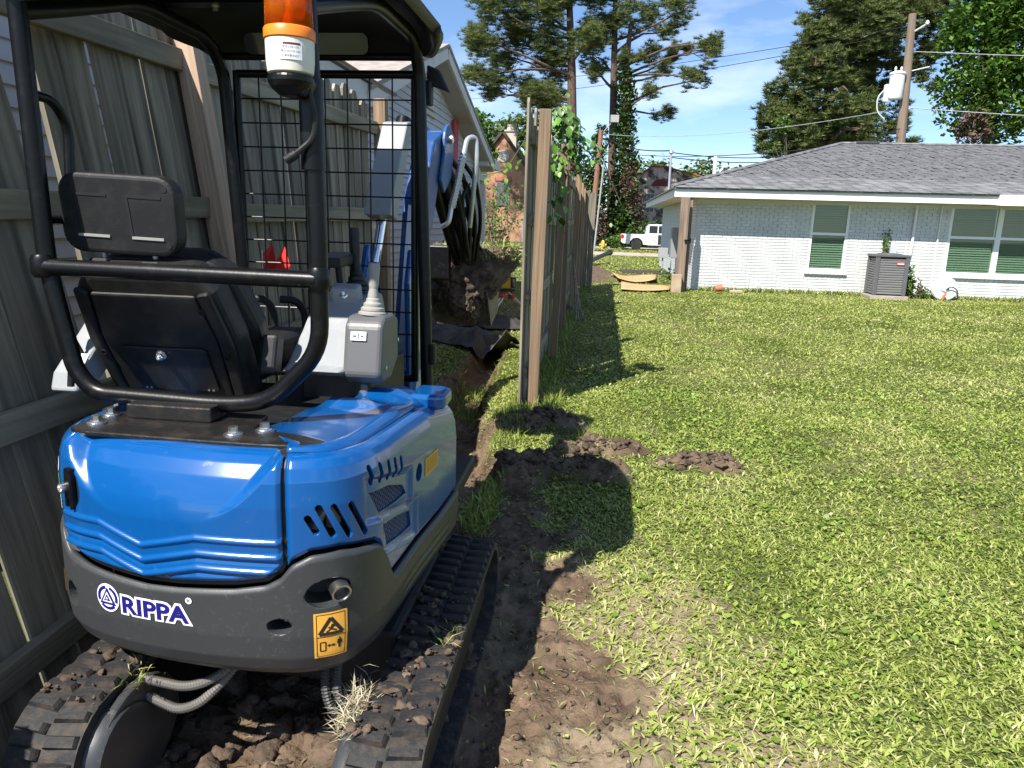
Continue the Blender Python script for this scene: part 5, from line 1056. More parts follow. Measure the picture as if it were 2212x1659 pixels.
# --- stickers (flat prints following the shell)
def surf_patch(name, mt, uvs, d, parent, dens=6):
    """polygon of (u,z) laid on the shell at offset d"""
    m = MB(); m.add([usurf(u_, z_, d) for u_, z_ in uvs], [tuple(range(len(uvs)))]); return m.build(name, mt, parent)
def surf_strip(name, mt, u0, u1, z0, z1, d, parent, n=8):
    m = MB(); vs = []; q = 8
    for k in range(n+1): u_ = u0+(u1-u0)*k/n; vs += [usurf(u_, z0+(z1-z0)*j/q, d) for j in range(q+1)]
    m.add(vs, [(k*(q+1)+j, (k+1)*(q+1)+j, (k+1)*(q+1)+j+1, k*(q+1)+j+1) for k in range(n) for j in range(q)]); return m.build(name, mt, parent)
GD = .0115
wlab = surf_strip('warning_label', YEL, 1.546, 1.624, .487, .611, GD, ex)
LU, LZ, LW, LH = 1.546, .487, .078, .124
def lab_poly(pts, d=.0008, nm='pictogram', mt=INK, closed=True): m = MB(); m.add([usurf(LU+LW*a, LZ+LH*b, GD+d) for a, b in pts], [tuple(range(len(pts)))]); return m.build(nm, mt, wlab)
def lab_line(pts, w_=.012, nm='pictogram'):
    m = MB(); dn = []
    for (a0_, b0_), (a1_, b1_) in zip(pts[:-1], pts[1:]):
        dx, dy = (a1_-a0_)*LW, (b1_-b0_)*LH; l_ = math.hypot(dx, dy); px_, py_ = -dy/l_*w_*.5*LW*1.6, dx/l_*w_*.5*LW*1.6
        k = 4
        for j in range(k):
            s0, s1 = j/k, (j+1)/k; q = []
            for s_, sg in ((s0, 1), (s1, 1), (s1, -1), (s0, -1)): q.append(usurf(LU+LW*a0_+dx*s_+px_*sg, LZ+LH*b0_+dy*s_+py_*sg, GD+.0008))
            m.add(q, [(0, 1, 2, 3)])
    return m.build(nm, INK, wlab)
lab_line([(.08, .04), (.92, .04), (.92, .96), (.08, .96), (.08, .04)], .012, 'border'); lab_line([(.08, .48), (.92, .48)], .014, 'border')
lab_line([(.16, .54), (.84, .54), (.5, .88), (.16, .54)], .07, 'triangle'); lab_line([(.36, .58), (.5, .64), (.66, .6)], .03); lab_line([(.5, .64), (.56, .74)], .05); lab_line([(.42, .68), (.5, .66), (.6, .7), (.66, .7)], .03)
lab_line([(.18, .16), (.34, .16), (.34, .36), (.18, .36), (.18, .16)], .022); lab_line([(.42, .27), (.58, .27)], .03); lab_poly([(.38, .27), (.45, .31), (.45, .23)]); lab_poly([(.63, .27), (.56, .23), (.56, .31)])
lab_poly([(.67, .28), (.69, .38), (.81, .38), (.83, .28), (.79, .28), (.78, .18), (.72, .18), (.71, .28)]); lab_poly([(.72, .40), (.75, .44), (.78, .40), (.75, .385)])
yl_ = surf_strip('yellow_label', YEL, 2.125, 2.245, .782, .838, .0015, rp_); 
m = MB()
for k in range(5): z_ = .79+.009*k; m.add([usurf(2.135, z_, .0022), usurf(2.235, z_, .0022), usurf(2.235, z_+.003, .0022), usurf(2.135, z_+.003, .0022)], [(0, 1, 2, 3)])
m.build('fine_print', mat('brown_ink', (.25, .14, .03), .6), yl_)
surf_strip('side_label', YEL, .775, .80, .49, .615, GD, ex); 
ce = surf_patch('round_label', WHITEST, [(.792+.014*math.cos(a*math.pi/8), .905+.020*math.sin(a*math.pi/8)) for a in range(16)], .0015, lp_)
surf_strip('green_label', GREENST, .776, .806, .835, .882, .0015, lp_); wl_ = surf_strip('white_label', WHITEST, .776, .808, .787, .833, .0015, lp_)
for k in range(4): surf_strip('fine_print', INK, .781, .803, .792+.01*k, .796+.01*k, .0022, wl_, 2)
# brand lettering: outlined italic-free bold capitals on the counterweight
def text_mesh(body, size, offset=0., spacing=1.):
    cu = bpy.data.curves.new('txt', 'FONT'); cu.body = body; cu.size = size; cu.offset = offset; cu.space_character = spacing; cu.align_x = 'LEFT'; cu.resolution_u = 3
    to = bpy.data.objects.new('txt', cu); COL.objects.link(to); dg = bpy.context.evaluated_depsgraph_get(); me = bpy.data.meshes.new_from_object(to.evaluated_get(dg)); bpy.data.objects.remove(to, do_unlink=True); return me
def wrap_text(name, body, u0, z0, wd, ht, mt, d, parent, offset=0., slope=0.):
    me = text_mesh(body, 1., offset); co_ = np.array([v.co[:] for v in me.vertices])
    bm = bmesh.new(); bm.from_mesh(me); bmesh.ops.subdivide_edges(bm, edges=[e_ for e_ in bm.edges if e_.calc_length() > .25], cuts=2, use_grid_fill=False); bmesh.ops.triangulate(bm, faces=bm.faces); bm.to_mesh(me); bm.free()
    x = np.array([v.co[0] for v in me.vertices]); y_ = np.array([v.co[1] for v in me.vertices])
    ref = TEXTREF.setdefault(body, (x.min(), x.max(), y_.min(), y_.max())); fx = (x-ref[0])/(ref[1]-ref[0]); fy = (y_-ref[2])/(ref[3]-ref[2])
    G = BS(u0+fx*wd, z0+fy*ht+slope*fx, d); me.vertices.foreach_set('co', G.astype(np.float32).ravel()); me.update(); o = link_mesh(name, me, mt, parent); return o
TEXTREF = {}
logo = wrap_text('brand_lettering', 'RIPPA', 1.058, .572, .188, .046, NAVY, GD+.0016, ex, .032); wrap_text('lettering_outline', 'RIPPA', 1.058, .572, .188, .046, WHITEST, GD+.0006, logo, .115)
def ring(uc, zc, r0, r1, a0=0, a1=360, n=28): return [(uc+r1*math.cos(math.radians(a0+(a1-a0)*k/n)), zc+r1*math.sin(math.radians(a0+(a1-a0)*k/n))) for k in range(n+1)]+[(uc+r0*math.cos(math.radians(a1-(a1-a0)*k/n)), zc+r0*math.sin(math.radians(a1-(a1-a0)*k/n))) for k in range(n+1)]
UC, ZC = 1.012, .603
disc = surf_patch('brand_emblem', WHITEST, [(UC+.036*math.cos(a*math.pi/18), ZC+.038*math.sin(a*math.pi/18)) for a in range(36)], GD+.0006, ex)
for a0_, a1_ in ((-20, 75), (100, 200), (225, 315)): surf_patch('emblem_arc', NAVY, ring(UC, ZC, .024, .032, a0_, a1_, 12), GD+.0016, disc)
def tri(s_, d): return [(UC, ZC+.028*s_), (UC-.026*s_, ZC-.018*s_), (UC+.026*s_, ZC-.018*s_)]
surf_patch('emblem_triangle', NAVY, tri(1.0, 0), GD+.0018, disc); surf_patch('emblem_triangle', WHITEST, tri(.62, 0), GD+.0026, disc); surf_patch('emblem_triangle', NAVY, tri(.40, 0), GD+.0034, disc); surf_patch('emblem_triangle', WHITEST, tri(.15, 0), GD+.0042, disc)
surf_patch('trademark_dot', WHITEST, [(1.247+.0085*math.cos(a*math.pi/8), .634+.0085*math.sin(a*math.pi/8)) for a in range(16)], GD+.0006, disc); wrap_text('trademark_letter', 'R', 1.2435, .630, .007, .009, NAVY, GD+.0016, disc)
# door latch
l0 = usurf(.905, .885, .004); nl_ = unrm(.905); axl = Vector((0, 0, 1)).cross(nl_).normalized()
m = MB(); m.prism(rrect(.042, .10, .02), usurf(.905, .868, -.012), axl, (0, 0, 1), nl_, .012); m.build('latch_cup', SHELL, door)
m = MB(); m.lathe(usurf(.892, .872, -.004), nl_, [(.013, 0), (.013, .03), (.010, .032), (.009, .026), (0, .026)], 16); m.build('latch_lock', STEEL, door, smooth=True)
m = MB(); m.prism([(-.012, .05), (.014, .05), (.016, .0), (.012, -.055), (.002, -.06), (.0, -.03), (-.008, -.025), (-.012, -.055), (-.02, -.05), (-.018, .0)], usurf(.905, .873, .0), axl, (0, 0, 1), nl_, .016); m.build('latch_handle', BLACKM, door, bevel=.004)
# --- hood top: deck, blue shelf with facets on the right, seat base
def deck_poly(ins, u0, u1, n=60): return [BS(np.array(u_), ztop(np.array(u_))-.001, -ins).tolist() for u_ in np.linspace(u0, u1, n)]
m = MB(); pr_ = deck_poly(.012, SR, UEND, 60); inner = [(-.74, 1.66), (-.86, 1.80), (-.84, 2.0), (-.76, 2.12), (-.71, 2.45)]; nI = len(pr_); vs = [tuple(p) for p in pr_]
for k, p in enumerate(pr_):
    f_ = k/(nI-1); xi = float(np.interp(f_, [0, .25, .5, .7, 1], [q[0] for q in inner])); yi = float(np.interp(f_, [0, .25, .5, .7, 1], [1.66, 1.80, 2.02, 2.18, 2.45])); zi = p[2]+float(np.interp(f_, [0, .4, .55, .62, .72, .82, .9, 1], [.006, .006, .012, .035, .012, .05, .055, -.02]))
    for j in range(1, 7): a = j/6; b_ = min(1, a*2.2); vs.append((p[0]*(1-a)+xi*a, p[1]*(1-a)+yi*a, p[2]*(1-b_)+zi*b_+ (.006 if j == 1 else 0)))
fs = []
for k in range(nI-1):
    r0_ = [k]+[nI+k*6+j for j in range(6)]; r1_ = [k+1]+[nI+(k+1)*6+j for j in range(6)]
    for j in range(6): fs.append((r0_[j], r1_[j], r1_[j+1], r0_[j+1]))
m.add(vs, fs); shelf = m.build('hood_shelf', BLUE, ex); shelf.data.shade_smooth(); 
try: shelf.data.set_sharp_from_angle(angle=math.radians(14))
except Exception: pass
sm = shelf.modifiers.new('s', 'SOLIDIFY'); sm.thickness = .008
m = MB(); m.prism([(.0, .0), (.10, .0), (.12, .02), (.12, .13), (.09, .16), (0, .16)], (-.60, 2.27, .945), (1, 0, 0), (0, 1, 0), (0, 0, 1), .05); m.build('filler_cover', BLUE, shelf, bevel=.018, seg=3)
m = MB(); lp2 = [BS(np.array(u_), ztop(np.array(u_))-.001, -.012).tolist() for u_ in np.linspace(0, SL, 30)]; m.add([tuple(p) for p in lp2]+[(-1.22, 1.66, 1.0), (-1.22, 2.45, .98)], [tuple(range(29, -1, -1))+(31, 30)]); m.build('hood_shelf', BLUE, ex)
m = MB(); m.bb(-1.26, -.80, 1.70, 2.42, .86, .972); m.build('engine_deck', BLACKP, ex)
m = MB(); m.prism([(-1.335, 1.74), (-1.33, 1.68), (-1.27, 1.655), (-.95, 1.642), (-.80, 1.642), (-.70, 1.65), (-.66, 1.675), (-.66, 1.70), (-.74, 1.74), (-.88, 1.77), (-.90, 1.9), (-1.2, 1.92), (-1.335, 1.82)], (0, 0, .990), (1, 0, 0), (0, 1, 0), (0, 0, 1), .014); plate = m.build('mount_plate', mat('worn_black_plate', (.010, .0095, .009), .4, col2=(.035, .026, .020), nscale=14, ramp=(.5, .75), bump=.2, bscale=60), ex, bevel=.004)
m = MB(); m.bb(-1.245, -1.005, 1.785, 1.87, 1.004, 1.045); m.build('mount_block', mat('worn_black_plate', (.014, .013, .012), .4), ex, bevel=.005)
for (bx_, by_) in ((-1.285, 1.72), (-.90, 1.70), (-.84, 1.75), (-1.30, 1.80)):
    m = MB(); m.lathe((bx_, by_, 1.004), (0, 0, 1), [(.024, 0), (.024, .004), (.018, .005), (.018, .008)], 18); m.lathe((bx_, by_, 1.012), (0, 0, 1), [(.012, 0), (.012, .014), (0, .015)], 6); m.build('bolt', STEEL, plate)
# floor and front deck
m = MB(); m.bb(-1.44, -.50, 2.40, 3.02, .50, .56); m.build('floor_plate', BLACKP, ex, bevel=.01)
m = MB(); m.bb(-1.30, -.62, 1.75, 2.9, .36, .50); m.build('swing_base', SHELL, ex)
# --- roll cage
TR = .0235
cage = [(-1.49, 1.85, 2.05), (-1.482, 1.85, 1.40), (-1.43, 1.85, 1.11), (-1.375, 1.85, 1.052), (-1.0, 1.85, 1.04), (-.87, 1.85, 1.055), (-.725, 1.85, 1.20), (-.722, 1.85, 1.5), (-.735, 1.85, 2.06)]
m = MB(); m.tube(fillet(cage, .07), TR, 16); m.build('rear_hoop', BLACKM, ex, smooth=True)
m = MB(); m.tube([(-1.483, 1.835, 1.395), (-.722, 1.835, 1.388)], .0225, 16); m.build('cross_bar', BLACKM, ex, smooth=True)
for (p, d_) in (((-1.486, 1.84, 1.397), .031), ((-.722, 1.845, 1.39), .03)): m = MB(); m.lathe(Vector(p)-Vector((0, 0, .03)), (0, 0, 1), [(d_*.8, 0), (d_, .012), (d_, .048), (d_*.8, .06)], 14); m.build('weld_collar', BLACKM, ex, smooth=True)
for sx, pts in ((-1, [(-1.49, 1.85, 2.03), (-1.485, 2.05, 2.09), (-1.48, 2.35, 2.185), (-1.48, 2.75, 2.175), (-1.475, 2.86, 2.09), (-1.43, 2.865, 1.2), (-1.40, 2.865, .56)]), (1, [(-.735, 1.85, 2.04), (-.73, 2.05, 2.10), (-.725, 2.36, 2.185), (-.72, 2.78, 2.19), (-.712, 2.865, 2.10), (-.685, 2.865, 1.2), (-.672, 2.865, .56)])):
    m = MB(); m.tube(fillet(pts, .09), TR, 16); m.build('side_hoop', BLACKM, ex, smooth=True)
m = MB(); m.tube([(-1.475, 2.86, 2.13), (-.712, 2.86, 2.13)], .014, 12); m.build('cross_bar', BLACKM, ex, smooth=True)
# canopy roof: arched panel with a turned down rim
nx, ny = 22, 26; vs = []
for i in range(nx+1):
    for j in range(ny+1):
        a, b_ = i/nx*2-1, j/ny; x = -1.10+a*.485; yq = 1.70+b_*1.26
        r_ = max(abs(a), abs(b_*2-1)); corner = max(0, abs(a)-.42)/.58, max(0, abs(b_*2-1)-.55)/.45; cc_ = math.hypot(*corner)
        if cc_ > 1: x = -1.10+math.copysign(.485*(.42+.58*corner[0]/cc_), a); yq = 2.33+math.copysign(.63*(.55+.45*corner[1]/cc_), b_-.5)
        ed = min(1, cc_); z_ = 2.285-.03*a*a-.035*(b_*2-1)**2-.085*ed**5; vs.append((x, yq, z_))
m = MB(); m.add(vs, [(i*(ny+1)+j, (i+1)*(ny+1)+j, (i+1)*(ny+1)+j+1, i*(ny+1)+j+1) for i in range(nx) for j in range(ny)]); o = m.build('canopy_roof', mat('roof_plastic', (.014, .0155, .0145), .5, col2=(.028, .031, .028), nscale=5), ex); o.data.shade_smooth(); s_ = o.modifiers.new('s', 'SOLIDIFY'); s_.thickness = .035; s_.offset = 1
roofo = o
for yy in (2.02, 2.45): m = MB(); m.bb(-1.47, -.74, yy-.03, yy+.03, 2.20, 2.225); m.build('roof_brace', BLACKM, ex)
for bx_ in (-1.28, -1.1, -.84): m = MB(); m.lathe((bx_, 2.45, 2.20), (0, 0, -1), [(.014, 0), (.014, .004), (.009, .005), (.009, .016), (0, .017)], 8); m.build('bolt', STEEL, ex)
m = MB(); m.prism(rrect(.47, .072, .025), (-1.12, 2.815, 2.165), (1, 0, 0), (0, -.2, .98), (0, -.98, -.2), .018); m.build('mirror', mat('mirror_glass', (.09, .092, .095), .06, 1.0), ex)
m = MB(); m.tube(fillet([(-1.49, 1.86, 1.835), (-1.495, 1.95, 1.835), (-1.495, 2.0, 1.77), (-1.495, 1.975, 1.52), (-1.49, 1.87, 1.515)], .05), .0135, 12); m.build('grab_handle', BLACKM, ex, smooth=True)
# front guard: frame and wires
gd = MB(); GXL, GXR, GY = -1.44, -.735, 2.895
for a, b in (((GXL, GY, .9), (GXL-.0, GY, 2.085)), ((GXR, GY, .9), (GXR, GY, 2.085)), ((GXL, GY, 2.075), (GXR, GY, 2.075)), ((GXL, GY, .91), (GXR, GY, .91))): gd.tube([a, b], .0155, 10)
guard = gd.build('front_guard', BLACKM, ex, smooth=True)
for k in range(1, 8): m = MB(); x = GXL+(GXR-GXL)*k/8; m.tube([(x, GY, .91), (x, GY, 2.075)], .0032, 6); m.build('wire', BLACKM, guard)
for k in range(1, 13): m = MB(); z_ = .91+1.165*k/13; m.tube([(GXL, GY+.006, z_), (GXR, GY+.006, z_)], .0032, 6); m.build('wire', BLACKM, guard)
m = MB(); m.prism([(0, 0), (.09, -.03), (.05, .05), (0, .07)], (-.70, 2.93, 2.05), (1, 0, 0), (0, 0, 1), (0, 1, 0), .04); m.bb(-.71, -.675, 2.90, 2.95, 1.97, 2.06); m.build('work_light', BLACKP, ex, bevel=.008)
m = MB(); m.bb(-.665, -.64, 2.84, 2.88, .98, 1.06); m.build('rubber_stop', BLACKP, ex, bevel=.008)
# --- beacon on its bracket
bc = empty('beacon', (-.757, 1.80, 1.88)); setp(bc, ex)
B0 = Vector((-.757, 1.795, 1.872))
m = MB(); m.lathe(B0, (0, 0, 1), [(.046, 0), (.053, .004), (.056, .03), (.0565, .075), (.05, .078), (0, .078)], 36); m.build('base', mat('cream_plastic', (.72, .69, .58), .4), bc, smooth=True)
AMB = bpy.data.materials.new('amber_lens'); AMB.use_nodes = True; ab = AMB.node_tree.nodes['Principled BSDF']; ab.inputs['Base Color'].default_value = (1, .28, .015, 1); ab.inputs['Transmission Weight'].default_value = .82; ab.inputs['Roughness'].default_value = .12; ab.inputs['IOR'].default_value = 1.2
AMR = mat('amber_ring', (.85, .22, .015), .35)
m = MB(); m.lathe(B0, (0, 0, 1), [(.0575, .076), (.0595, .078), (.0595, .098), (.057, .102), (.052, .102), (.052, .076)], 36); m.build('ring', AMR, bc, smooth=True)
m = MB(); K = 48; prof = [(.0555, .10), (.0545, .15), (.053, .20), (.048, .23), (.03, .25), (.0, .255)]; vs = []
for r_, h_ in prof:
    for k in range(K): a = 2*math.pi*k/K; q = r_*(1+(.012 if k % 4 < 2 else -.006)); vs.append(B0+Vector((q*math.cos(a), q*math.sin(a), h_)))
m.add(vs, [(i*K+k, i*K+(k+1) % K, (i+1)*K+(k+1) % K, (i+1)*K+k) for i in range(len(prof)-1) for k in range(K)]); o = m.build('lens', AMB, bc); o.data.shade_smooth(); s_ = o.modifiers.new('s', 'SOLIDIFY'); s_.thickness = .003
m = MB(); m.lathe(B0+Vector((0, 0, .09)), (0, 0, 1), [(.02, 0), (.02, .05), (.008, .055), (.008, .13), (.012, .14), (0, .15)], 14); m.box(B0+Vector((.01, .02, .16)), (.05, .012, .10), rotz(.4)); m.build('reflector', mat('amber_inside', (.75, .35, .05), .25, .4), bc)
def cyl_text(lines):
    o0 = None
    for (txt, z_, h_, wdt) in lines:
        me = text_mesh(txt, 1.); x = np.array([v.co[0] for v in me.vertices]); y_ = np.array([v.co[1] for v in me.vertices])
        if not len(x): continue
        fx = (x-x.min())/(x.max()-x.min())-.5; fy = (y_-y_.min())/max(1e-6, y_.max()-y_.min()); an = -1.5708+.42+fx*wdt/.0575; G = np.stack([B0.x+.0578*np.cos(an), B0.y+.0578*np.sin(an), B0.z+z_+fy*h_], -1)
        me.vertices.foreach_set('co', G.astype(np.float32).ravel()); me.update(); link_mesh('printed_line', me, INK, lab)
m = MB(); vs = []
for k in range(11): an = -1.5708+.42+(k/10-.5)*.92; vs += [(B0.x+.0572*math.cos(an), B0.y+.0572*math.sin(an), B0.z+.026), (B0.x+.0572*math.cos(an), B0.y+.0572*math.sin(an), B0.z+.064)]
m.add(vs, [(2*k, 2*k+2, 2*k+3, 2*k+1) for k in range(10)]); lab = m.build('rating_label', WHITEST, bc)
cyl_text([('型号:LTE-1101', .050, .006, .038), ('电压:DC12V 24V', .041, .006, .044), ('乐清市警示灯厂', .031, .006, .042)])
m = MB(); vs = []
for k in range(9): an = -1.5708+.46+(k/8-.5)*.7; vs += [(B0.x+.0577*math.cos(an), B0.y+.0577*math.sin(an), B0.z+.058), (B0.x+.0577*math.cos(an), B0.y+.0577*math.sin(an), B0.z+.0625)]
m.add(vs, [(2*k, 2*k+2, 2*k+3, 2*k+1) for k in range(8)]); m.build('printed_bar', mat('dark_red_ink', (.12, .02, .02), .6), lab)
m = MB(); m.lathe(B0-Vector((0, 0, .012)), (0, 0, 1), [(.026, -.036), (.048, -.016), (.054, -.004), (.054, .011), (0, .011)], 28); m.box((-.745, 1.815, 1.852), (.07, .075, .045), roty(.25)); m.build('bracket', BLACKM, ex, bevel=.006)
m = MB(); m.tube([(-.7295, 1.85, 1.66), (-.731, 1.85, 1.875)], .03, 14); m.build('bracket_sleeve', BLACKM, ex, smooth=True)
m = MB(); m.tube(fillet([(-.715, 1.80, 1.84), (-.705, 1.815, 1.78), (-.715, 1.815, 1.73), (-.745, 1.81, 1.705), (-.765, 1.81, 1.69)], .03), .007, 8); m.lathe((-.765, 1.81, 1.69), (-.8, 0, -.5), [(.011, -.012), (.012, .0), (.012, .02), (0, .02)], 10); m.build('beacon_cable', BLACKP, ex, smooth=True)
# --- seat
seat = empty('seat', (-1.265, 2.2, 1.05)); setp(seat, ex)
tilt = math.atan2(.20, .38); sb_ = Vector((-1.265, 2.11, .985)); ay_ = Vector((0, -math.sin(tilt), math.cos(tilt))); an_ = Vector((0, -math.cos(tilt), -math.sin(tilt))); axx = Vector((1, 0, 0))
def sprism(name, poly, off, th, mt, bevel=.01, seg=3, par=None): m = MB(); m.prism(poly, sb_+an_*off, axx, ay_, an_, th); return m.build(name, mt, par or seat, bevel=bevel, seg=seg)
back = sprism('backrest', [(-.22, -.02), (.22, -.02), (.23, .22), (.21, .39), (.16, .45), (-.16, .45), (-.21, .39), (-.23, .22)], -.10, .10, BLACKP, .03, 4)
sprism('back_shell', [(-.168, .02), (.168, .02), (.178, .24), (.155, .385), (-.155, .385), (-.178, .24)], .0, .012, BLACKP, .008, 2)
for sx in (-1, 1): sprism('side_flange', [(sx*.172, -.015), (sx*.21, -.015), (sx*.222, .22), (sx*.20, .40), (sx*.16, .39), (sx*.182, .24)], -.004, .022, BLACKP, .01, 3)
hat = sprism('back_hatch', rrect(.27, .16, .015), .013, .006, BLACKP, .002, 1); hat.location = hat.location+ay_*.125
m = MB(); hc = sb_+an_*.02+ay_*.185+axx*-.005; m.lathe(hc, an_, [(.016, 0), (.016, .006), (.012, .007)], 16); m.lathe(hc+an_*.006, an_, [(.012, 0), (.012, .012), (.006, .013), (.006, .02), (0, .021)], 6); m.build('bolt', STEEL, hat)
for a_, b_ in ((-.10, .052), (-.085, .052), (.10, .052), (.115, .052)): m = MB(); m.lathe(sb_+an_*.0195+axx*a_+ay_*b_, an_, [(.004, 0), (.004, .002), (0, .003)], 8); m.build('screw', STEEL, hat)
for a_, b_ in ((-.19, .18), (.195, .18), (.18, .02), (.165, .34)): m = MB(); m.lathe(sb_+an_*.019+axx*a_+ay_*b_, an_, [(.010, 0), (.010, .002), (.006, .0022), (.006, .0), (0, 0)], 12); m.build('screw_well', SHELL, seat)
cu = sprism('back_cushion', [(-.235, 0), (.235, 0), (.25, .2), (.215, .38), (.14, .44), (-.14, .44), (-.215, .38), (-.25, .2)], -.19, .10, BLACKP, .04, 4)
m = MB(); m.box((-1.265, 2.38, 1.09), (.47, .46, .12)); m.build('cushion', BLACKP, seat, bevel=.04, seg=4)
m = MB(); m.box((-.985, 2.12, 1.13), (.05, .06, .12), rotx(-.3)); m.build('belt_buckle', BLACKP, seat, bevel=.01)
# headrest with posts and knobs
hr_ = empty('headrest', (-1.315, 1.95, 1.54)); setp(hr_, ex); H0 = Vector((-1.318, 1.925, 1.535)); hx = Vector((1, .04, -.035)).normalized(); hz = Vector((.035, -.10, .99)).normalized(); hn = -hx.cross(hz); hn = hn if hn.y < 0 else -hn
m = MB(); m.prism(rrect(.335, .215, .055, 6), H0-hn*.055, hx, hz, hn, .055); pad = m.build('pad', BLACKP, hr_, bevel=.012, seg=3)
for sx in (-1, 1):
    cxp = sx*.077
    m = MB(); m.prism([(-.05, .055), (.05, .055), (.05, .048), (-.05, .048)], H0+hx*cxp+hn*-.001, hx, hz, hn, .003); m.prism([(-.05, .048), (-.044, .048), (-.036, -.055), (-.043, -.055)], H0+hx*cxp+hn*-.001, hx, hz, hn, .003); m.build('groove', SHELL, pad)
    m = MB(); m.prism([(-.04, -.055), (.05, -.055), (.05, -.062), (-.04, -.062)], H0+hx*cxp+hn*-.001, hx, hz, hn, .005); m.build('ledge', GRIP, pad)
    for sz_ in (-1, 1): m = MB(); m.lathe(H0+hx*sx*.138+hz*sz_*.075+hn*.0005, hn, [(.008, 0), (.008, .001), (0, .001)], 12); m.build('screw_well', SHELL, pad)
    m = MB(); p = H0+hx*sx*.075-hn*.035; m.tube([p-hz*.10, p-hz*.17], .008, 10); m.build('rod', STEEL, hr_, smooth=True)
    m = MB(); m.box(p-hz*.135+hn*.01, (.058, .05, .022)); m.build('rod_guide', BLACKP, hr_, bevel=.009, seg=3)
# --- consoles, joysticks, levers
cn = empty('right_console', (-.8, 2.4, 1.0)); setp(cn, ex)
m = MB(); m.prism([(2.17, 1.075), (2.22, 1.085), (2.36, 1.18), (2.47, 1.27), (2.62, 1.285), (2.66, 1.22), (2.66, 1.06), (2.3, 1.03)], (-.985, 0, 0), (0, 1, 0), (0, 0, 1), (1, 0, 0), .20); m.build('housing', LGREY, cn, bevel=.014, seg=3)
m = MB(); m.prism([(2.20, .80), (2.70, .80), (2.66, 1.0), (2.45, 1.17), (2.25, 1.03)], (-.755, 0, 0), (0, 1, 0), (0, 0, 1), (1, 0, 0), .03); m.build('side_cover', MGREY, cn, bevel=.01)
m = MB(); m.bb(-.95, -.72, 2.25, 2.68, .56, 1.06); m.build('pedestal', BLACKP, cn, bevel=.01)
m = MB(); m.box((-.87, 2.478, 1.285), (.10, .06, .07), rotx(.3)); kb = m.build('switch_box', LGREY, cn, bevel=.012)
m = MB(); m.lathe((-.87, 2.452, 1.29), (0, -1, .25), [(.016, 0), (.016, .006), (.011, .007), (.011, .003), (0, .003)], 18); m.lathe((-.87, 2.452, 1.29), (0, -1, .25), [(.007, .004), (.007, .014), (0, .015)], 10); m.build('key_switch', STEEL, kb)
m = MB(); m.box((-.905, 2.335, 1.142), (.05, .035, .002), rotx(.84)); m.build('label', WHITEST, cn)
m = MB(); m.prism([(2.20, 1.06), (2.24, 1.03), (2.33, 1.03), (2.42, 1.09), (2.42, 1.225), (2.37, 1.245), (2.27, 1.245), (2.235, 1.22)], (-.795, 0, 0), (0, 1, 0), (0, 0, 1), (1, 0, 0), .125); pod = m.build('control_pod', MGREY, cn, bevel=.016, seg=3)
m = MB(); m.box((-.745, 2.222, 1.185), (.05, .002, .028), rotx(-.2)); lb_ = m.build('pod_label', WHITEST, pod)
m = MB(); m.box((-.745, 2.2205, 1.185), (.002, .002, .02), rotx(-.2)); m.box((-.757, 2.2205, 1.185), (.010, .002, .004), rotx(-.2)); m.box((-.733, 2.2205, 1.185), (.006, .002, .004), rotx(-.2)); m.build('arrow_print', INK, lb_)
for p in ((-.669, 2.26, 1.08), (-.669, 2.40, 1.15)): m = MB(); m.lathe(p, (1, 0, 0), [(.007, 0), (.007, .003), (0, .004)], 10); m.build('screw', STEEL, pod)
def joystick(base, axis_, mt_boot, mt_grip, s, par, nm='joystick', f=1.):
    e = empty(nm, base); setp(e, par); b_ = Vector(base); d = Vector(axis_).normalized(); prof = []
    for k in range(4): r_ = (.047-.008*k)*s*f; prof += [(r_, .019*k*s), (r_*.98, (.019*k+.010)*s), (r_*.78, (.019*k+.016)*s)]
    prof += [(.018*s*f, .085*s), (.014*s*f, .11*s), (.014*s*f, .118*s)]; m = MB(); m.lathe(b_, d, prof, 20); m.build('boot', mt_boot, e, smooth=True)
    x, y_ = frame(d); m = MB(); m.tube([b_+d*.112*s, b_+d*.13*s, b_+d*.17*s, b_+d*.205*s, b_+d*.222*s], [.014*s*f, .0165*s*f, .0175*s*f, .019*s*f, .017*s*f], 14); m.build('grip', mt_grip, e, smooth=True)
joystick((-.727, 2.31, 1.243), (.04, .05, 1), GRIP, GRIP, .74, cn, f=1.3)
joystick((-.868, 2.585, 1.29), (-.08, .12, 1), BLACKP, BLACKP, 1.0, cn)
m = MB(); m.box((-.93, 2.55, 1.40), (.10, .2, .035), rotx(.06)); m.tube([(-.93, 2.56, 1.39), (-.92, 2.56, 1.28)], .012, 8); m.build('armrest', BLACKP, cn, bevel=.012, seg=3)
m = MB(); m.lathe((-.68, 2.36, .93), (1, 0, 0), [(.05, 0), (.055, .01), (.055, .03), (.04, .035), (0, .035)], 20); m.build('rotary_cover', BLACKP, cn, smooth=True)
for k, lx in enumerate((-1.20, -1.08)):
    lv = empty('travel_lever', (lx, 2.62, .6)); setp(lv, ex); m = MB(); m.tube([(lx+.01, 2.60, .56), (lx, 2.62, 1.10)], .0075, 10); m.build('rod', STEEL, lv, smooth=True)
    m = MB(); m.tube(fillet([(lx, 2.62, 1.09), (lx-.003, 2.625, 1.20), (lx-.03, 2.61, 1.245), (lx-.085, 2.60, 1.245)], .03), [.013]*2+[.014]*20 and .014, 12); m.build('grip', BLACKP, lv, smooth=True)
lc = empty('left_console', (-1.52, 2.1, 1.0)); setp(lc, ex)
